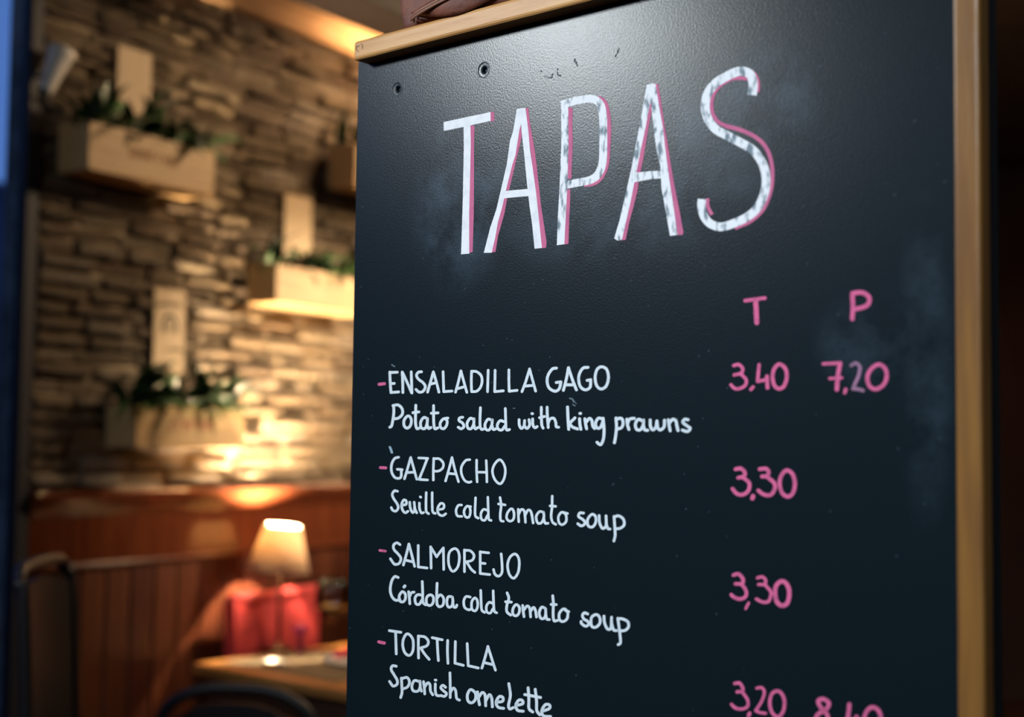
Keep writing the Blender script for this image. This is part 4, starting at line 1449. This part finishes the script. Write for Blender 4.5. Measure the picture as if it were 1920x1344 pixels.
# red leather chair tucked in between the wall and the table
s0, _, zr = place_on_room(430, 1114, 0.09)
s1 = place_on_room(592, 1106, 0.09)[0]
zl = place_on_room(452, 1222, 0.09)[2]
zr -= 0.02
CW = s1 - s0
print('red chair width', CW, 'top z', zr, 'seat-ish z', zl)
rc = thing('red_chair', 'red leather upholstered chair tucked in behind the table lamp', 'chair', R(s0 + CW / 2, 0.09, 0), ROOM_ROT)
bm = bmesh.new()
nx, nz = 14, 10
hb = zr - 0.52


def backpt(u, v, y):
    x = (u - 0.5) * CW * (0.90 + 0.10 * v)
    puff = 0.010 * math.sin(PI * u) ** 0.5 * math.sin(PI * min(1, v + 0.02)) if 0 < u < 1 else 0
    wr = 0.0025 * math.sin(u * 26) * (1 - v)
    topc = 0.0
    return Vector((x, y - (puff + wr if y < 0 else -puff * .5), 0.52 + hb * v + topc))


fr = [[bm.verts.new(backpt(i / nx, j / nz, -0.022)) for j in range(nz + 1)] for i in range(nx + 1)]
bk = [[bm.verts.new(backpt(i / nx, j / nz, 0.022)) for j in range(nz + 1)] for i in range(nx + 1)]
for i in range(nx):
    for j in range(nz):
        bm.faces.new((fr[i][j], fr[i + 1][j], fr[i + 1][j + 1], fr[i][j + 1]))
        bm.faces.new((bk[i][j], bk[i][j + 1], bk[i + 1][j + 1], bk[i + 1][j]))
    bm.faces.new((fr[i][0], bk[i][0], bk[i + 1][0], fr[i + 1][0]))
    bm.faces.new((fr[i][nz], fr[i + 1][nz], bk[i + 1][nz], bk[i][nz]))
for j in range(nz):
    bm.faces.new((fr[0][j], fr[0][j + 1], bk[0][j + 1], bk[0][j]))
    bm.faces.new((fr[nx][j], bk[nx][j], bk[nx][j + 1], fr[nx][j + 1]))
link('backrest', bm, M_['red'], rc, smooth=False)
bm = bmesh.new()
tube(bm, [(-CW / 2, -0.004, zr + 0.002), (0, -0.014, zr + 0.004), (CW / 2, -0.004, zr + 0.002)], 0.018, 12)
link('top_roll', bm, M_['red'], rc, smooth=True)
link('seat', newbox(-0.19, 0.19, -0.36, -0.022, 0.42, 0.50, bev=0.02, seg=3), M_['red'], rc)
for lx in (-0.18, 0.15):
    link('leg', newbox(lx, lx + 0.03, -0.35, -0.32, 0, 0.425, bev=0.003), M_['tabledark'], rc)
    link('leg', newbox(lx, lx + 0.03, -0.015, 0.015, 0, 0.53, bev=0.003), M_['tabledark'], rc)


def dark_chair(label, loc, rotz, width, top, arm=False, roundtop=False):
    c = thing('dining_chair', label, 'chair', loc, rotz)
    hw = width / 2
    # back frame: bent hoop
    bm = bmesh.new()
    pts = []
    if roundtop:
        pts = [(-hw, 0, 0.42), (-hw, 0.01, top - 0.16), (-hw * 0.88, 0.02, top - 0.06), (-hw * 0.5, 0.025, top - 0.01), (0, 0.028, top), (hw * 0.5, 0.025, top - 0.01),
               (hw * 0.88, 0.02, top - 0.06), (hw, 0.01, top - 0.16), (hw, 0, 0.42)]
    else:
        pts = [(-hw, 0, 0.42), (-hw, 0.03, top - 0.10), (-hw * 0.93, 0.045, top - 0.02), (-hw * 0.6, 0.05, top), (hw * 0.6, 0.05, top), (hw * 0.93, 0.045, top - 0.02),
               (hw, 0.03, top - 0.10), (hw, 0, 0.42)]
    tube(bm, spline(pts, 6), 0.014, 10)
    link('back_frame', bm, M_['chair_black'], c, smooth=True)
    bm = bmesh.new()
    n = 8
    zs = 0.56
    rows = []
    for i in range(n + 1):
        x = -hw * 0.92 + 2 * hw * 0.92 * i / n
        u = abs(i / n * 2 - 1)
        ztop = top - 0.03 - (0.10 * u ** 3 if roundtop else 0.02 * u ** 3)
        rows.append([bm.verts.new((x, y + 0.02 * (1 - u * u), z)) for y, z in ((0.000, zs), (0.03, ztop), (0.042, ztop), (0.012, zs))])
    for a, b in zip(rows, rows[1:]):
        for k in range(4):
            bm.faces.new((a[k], a[(k + 1) % 4], b[(k + 1) % 4], b[k]))
    bm.faces.new(rows[0])
    bm.faces.new(list(reversed(rows[-1])))
    link('backrest', bm, M_['chair_black'], c)
    link('seat', newbox(-hw, hw, -0.42, 0.0, 0.42, 0.465, bev=0.015, seg=3), M_['chair_black'], c)
    for lx in (-hw + 0.005, hw - 0.035):
        for ly in (-0.40, -0.03):
            link('leg', newbox(lx, lx + 0.03, ly, ly + 0.03, 0, 0.425, bev=0.004), M_['chair_black'], c)
    if arm:
        for sx in (-1, 1):
            bm = bmesh.new()
            tube(bm, spline([(sx * hw, 0.01, 0.69), (sx * (hw + 0.015), -0.15, 0.70), (sx * (hw + 0.01), -0.33, 0.69), (sx * hw, -0.37, 0.64), (sx * (hw - 0.01), -0.37, 0.45)], 6), 0.013, 10)
            link('armrest', bm, M_['chair_black'], c, smooth=True)
    return c


c = at_depth(122, 1056, 3.0)
dark_chair('high-backed black armchair in shadow by the planks at far left', (c.x, c.y, 0), math.radians(92), 0.34, c.z, arm=True)
c = at_depth(450, 1286, 3.44)
dark_chair('low black chair with rounded back pushed up to the front of the table', (c.x, c.y, 0), math.radians(180 - 6), 0.40, c.z, roundtop=True)
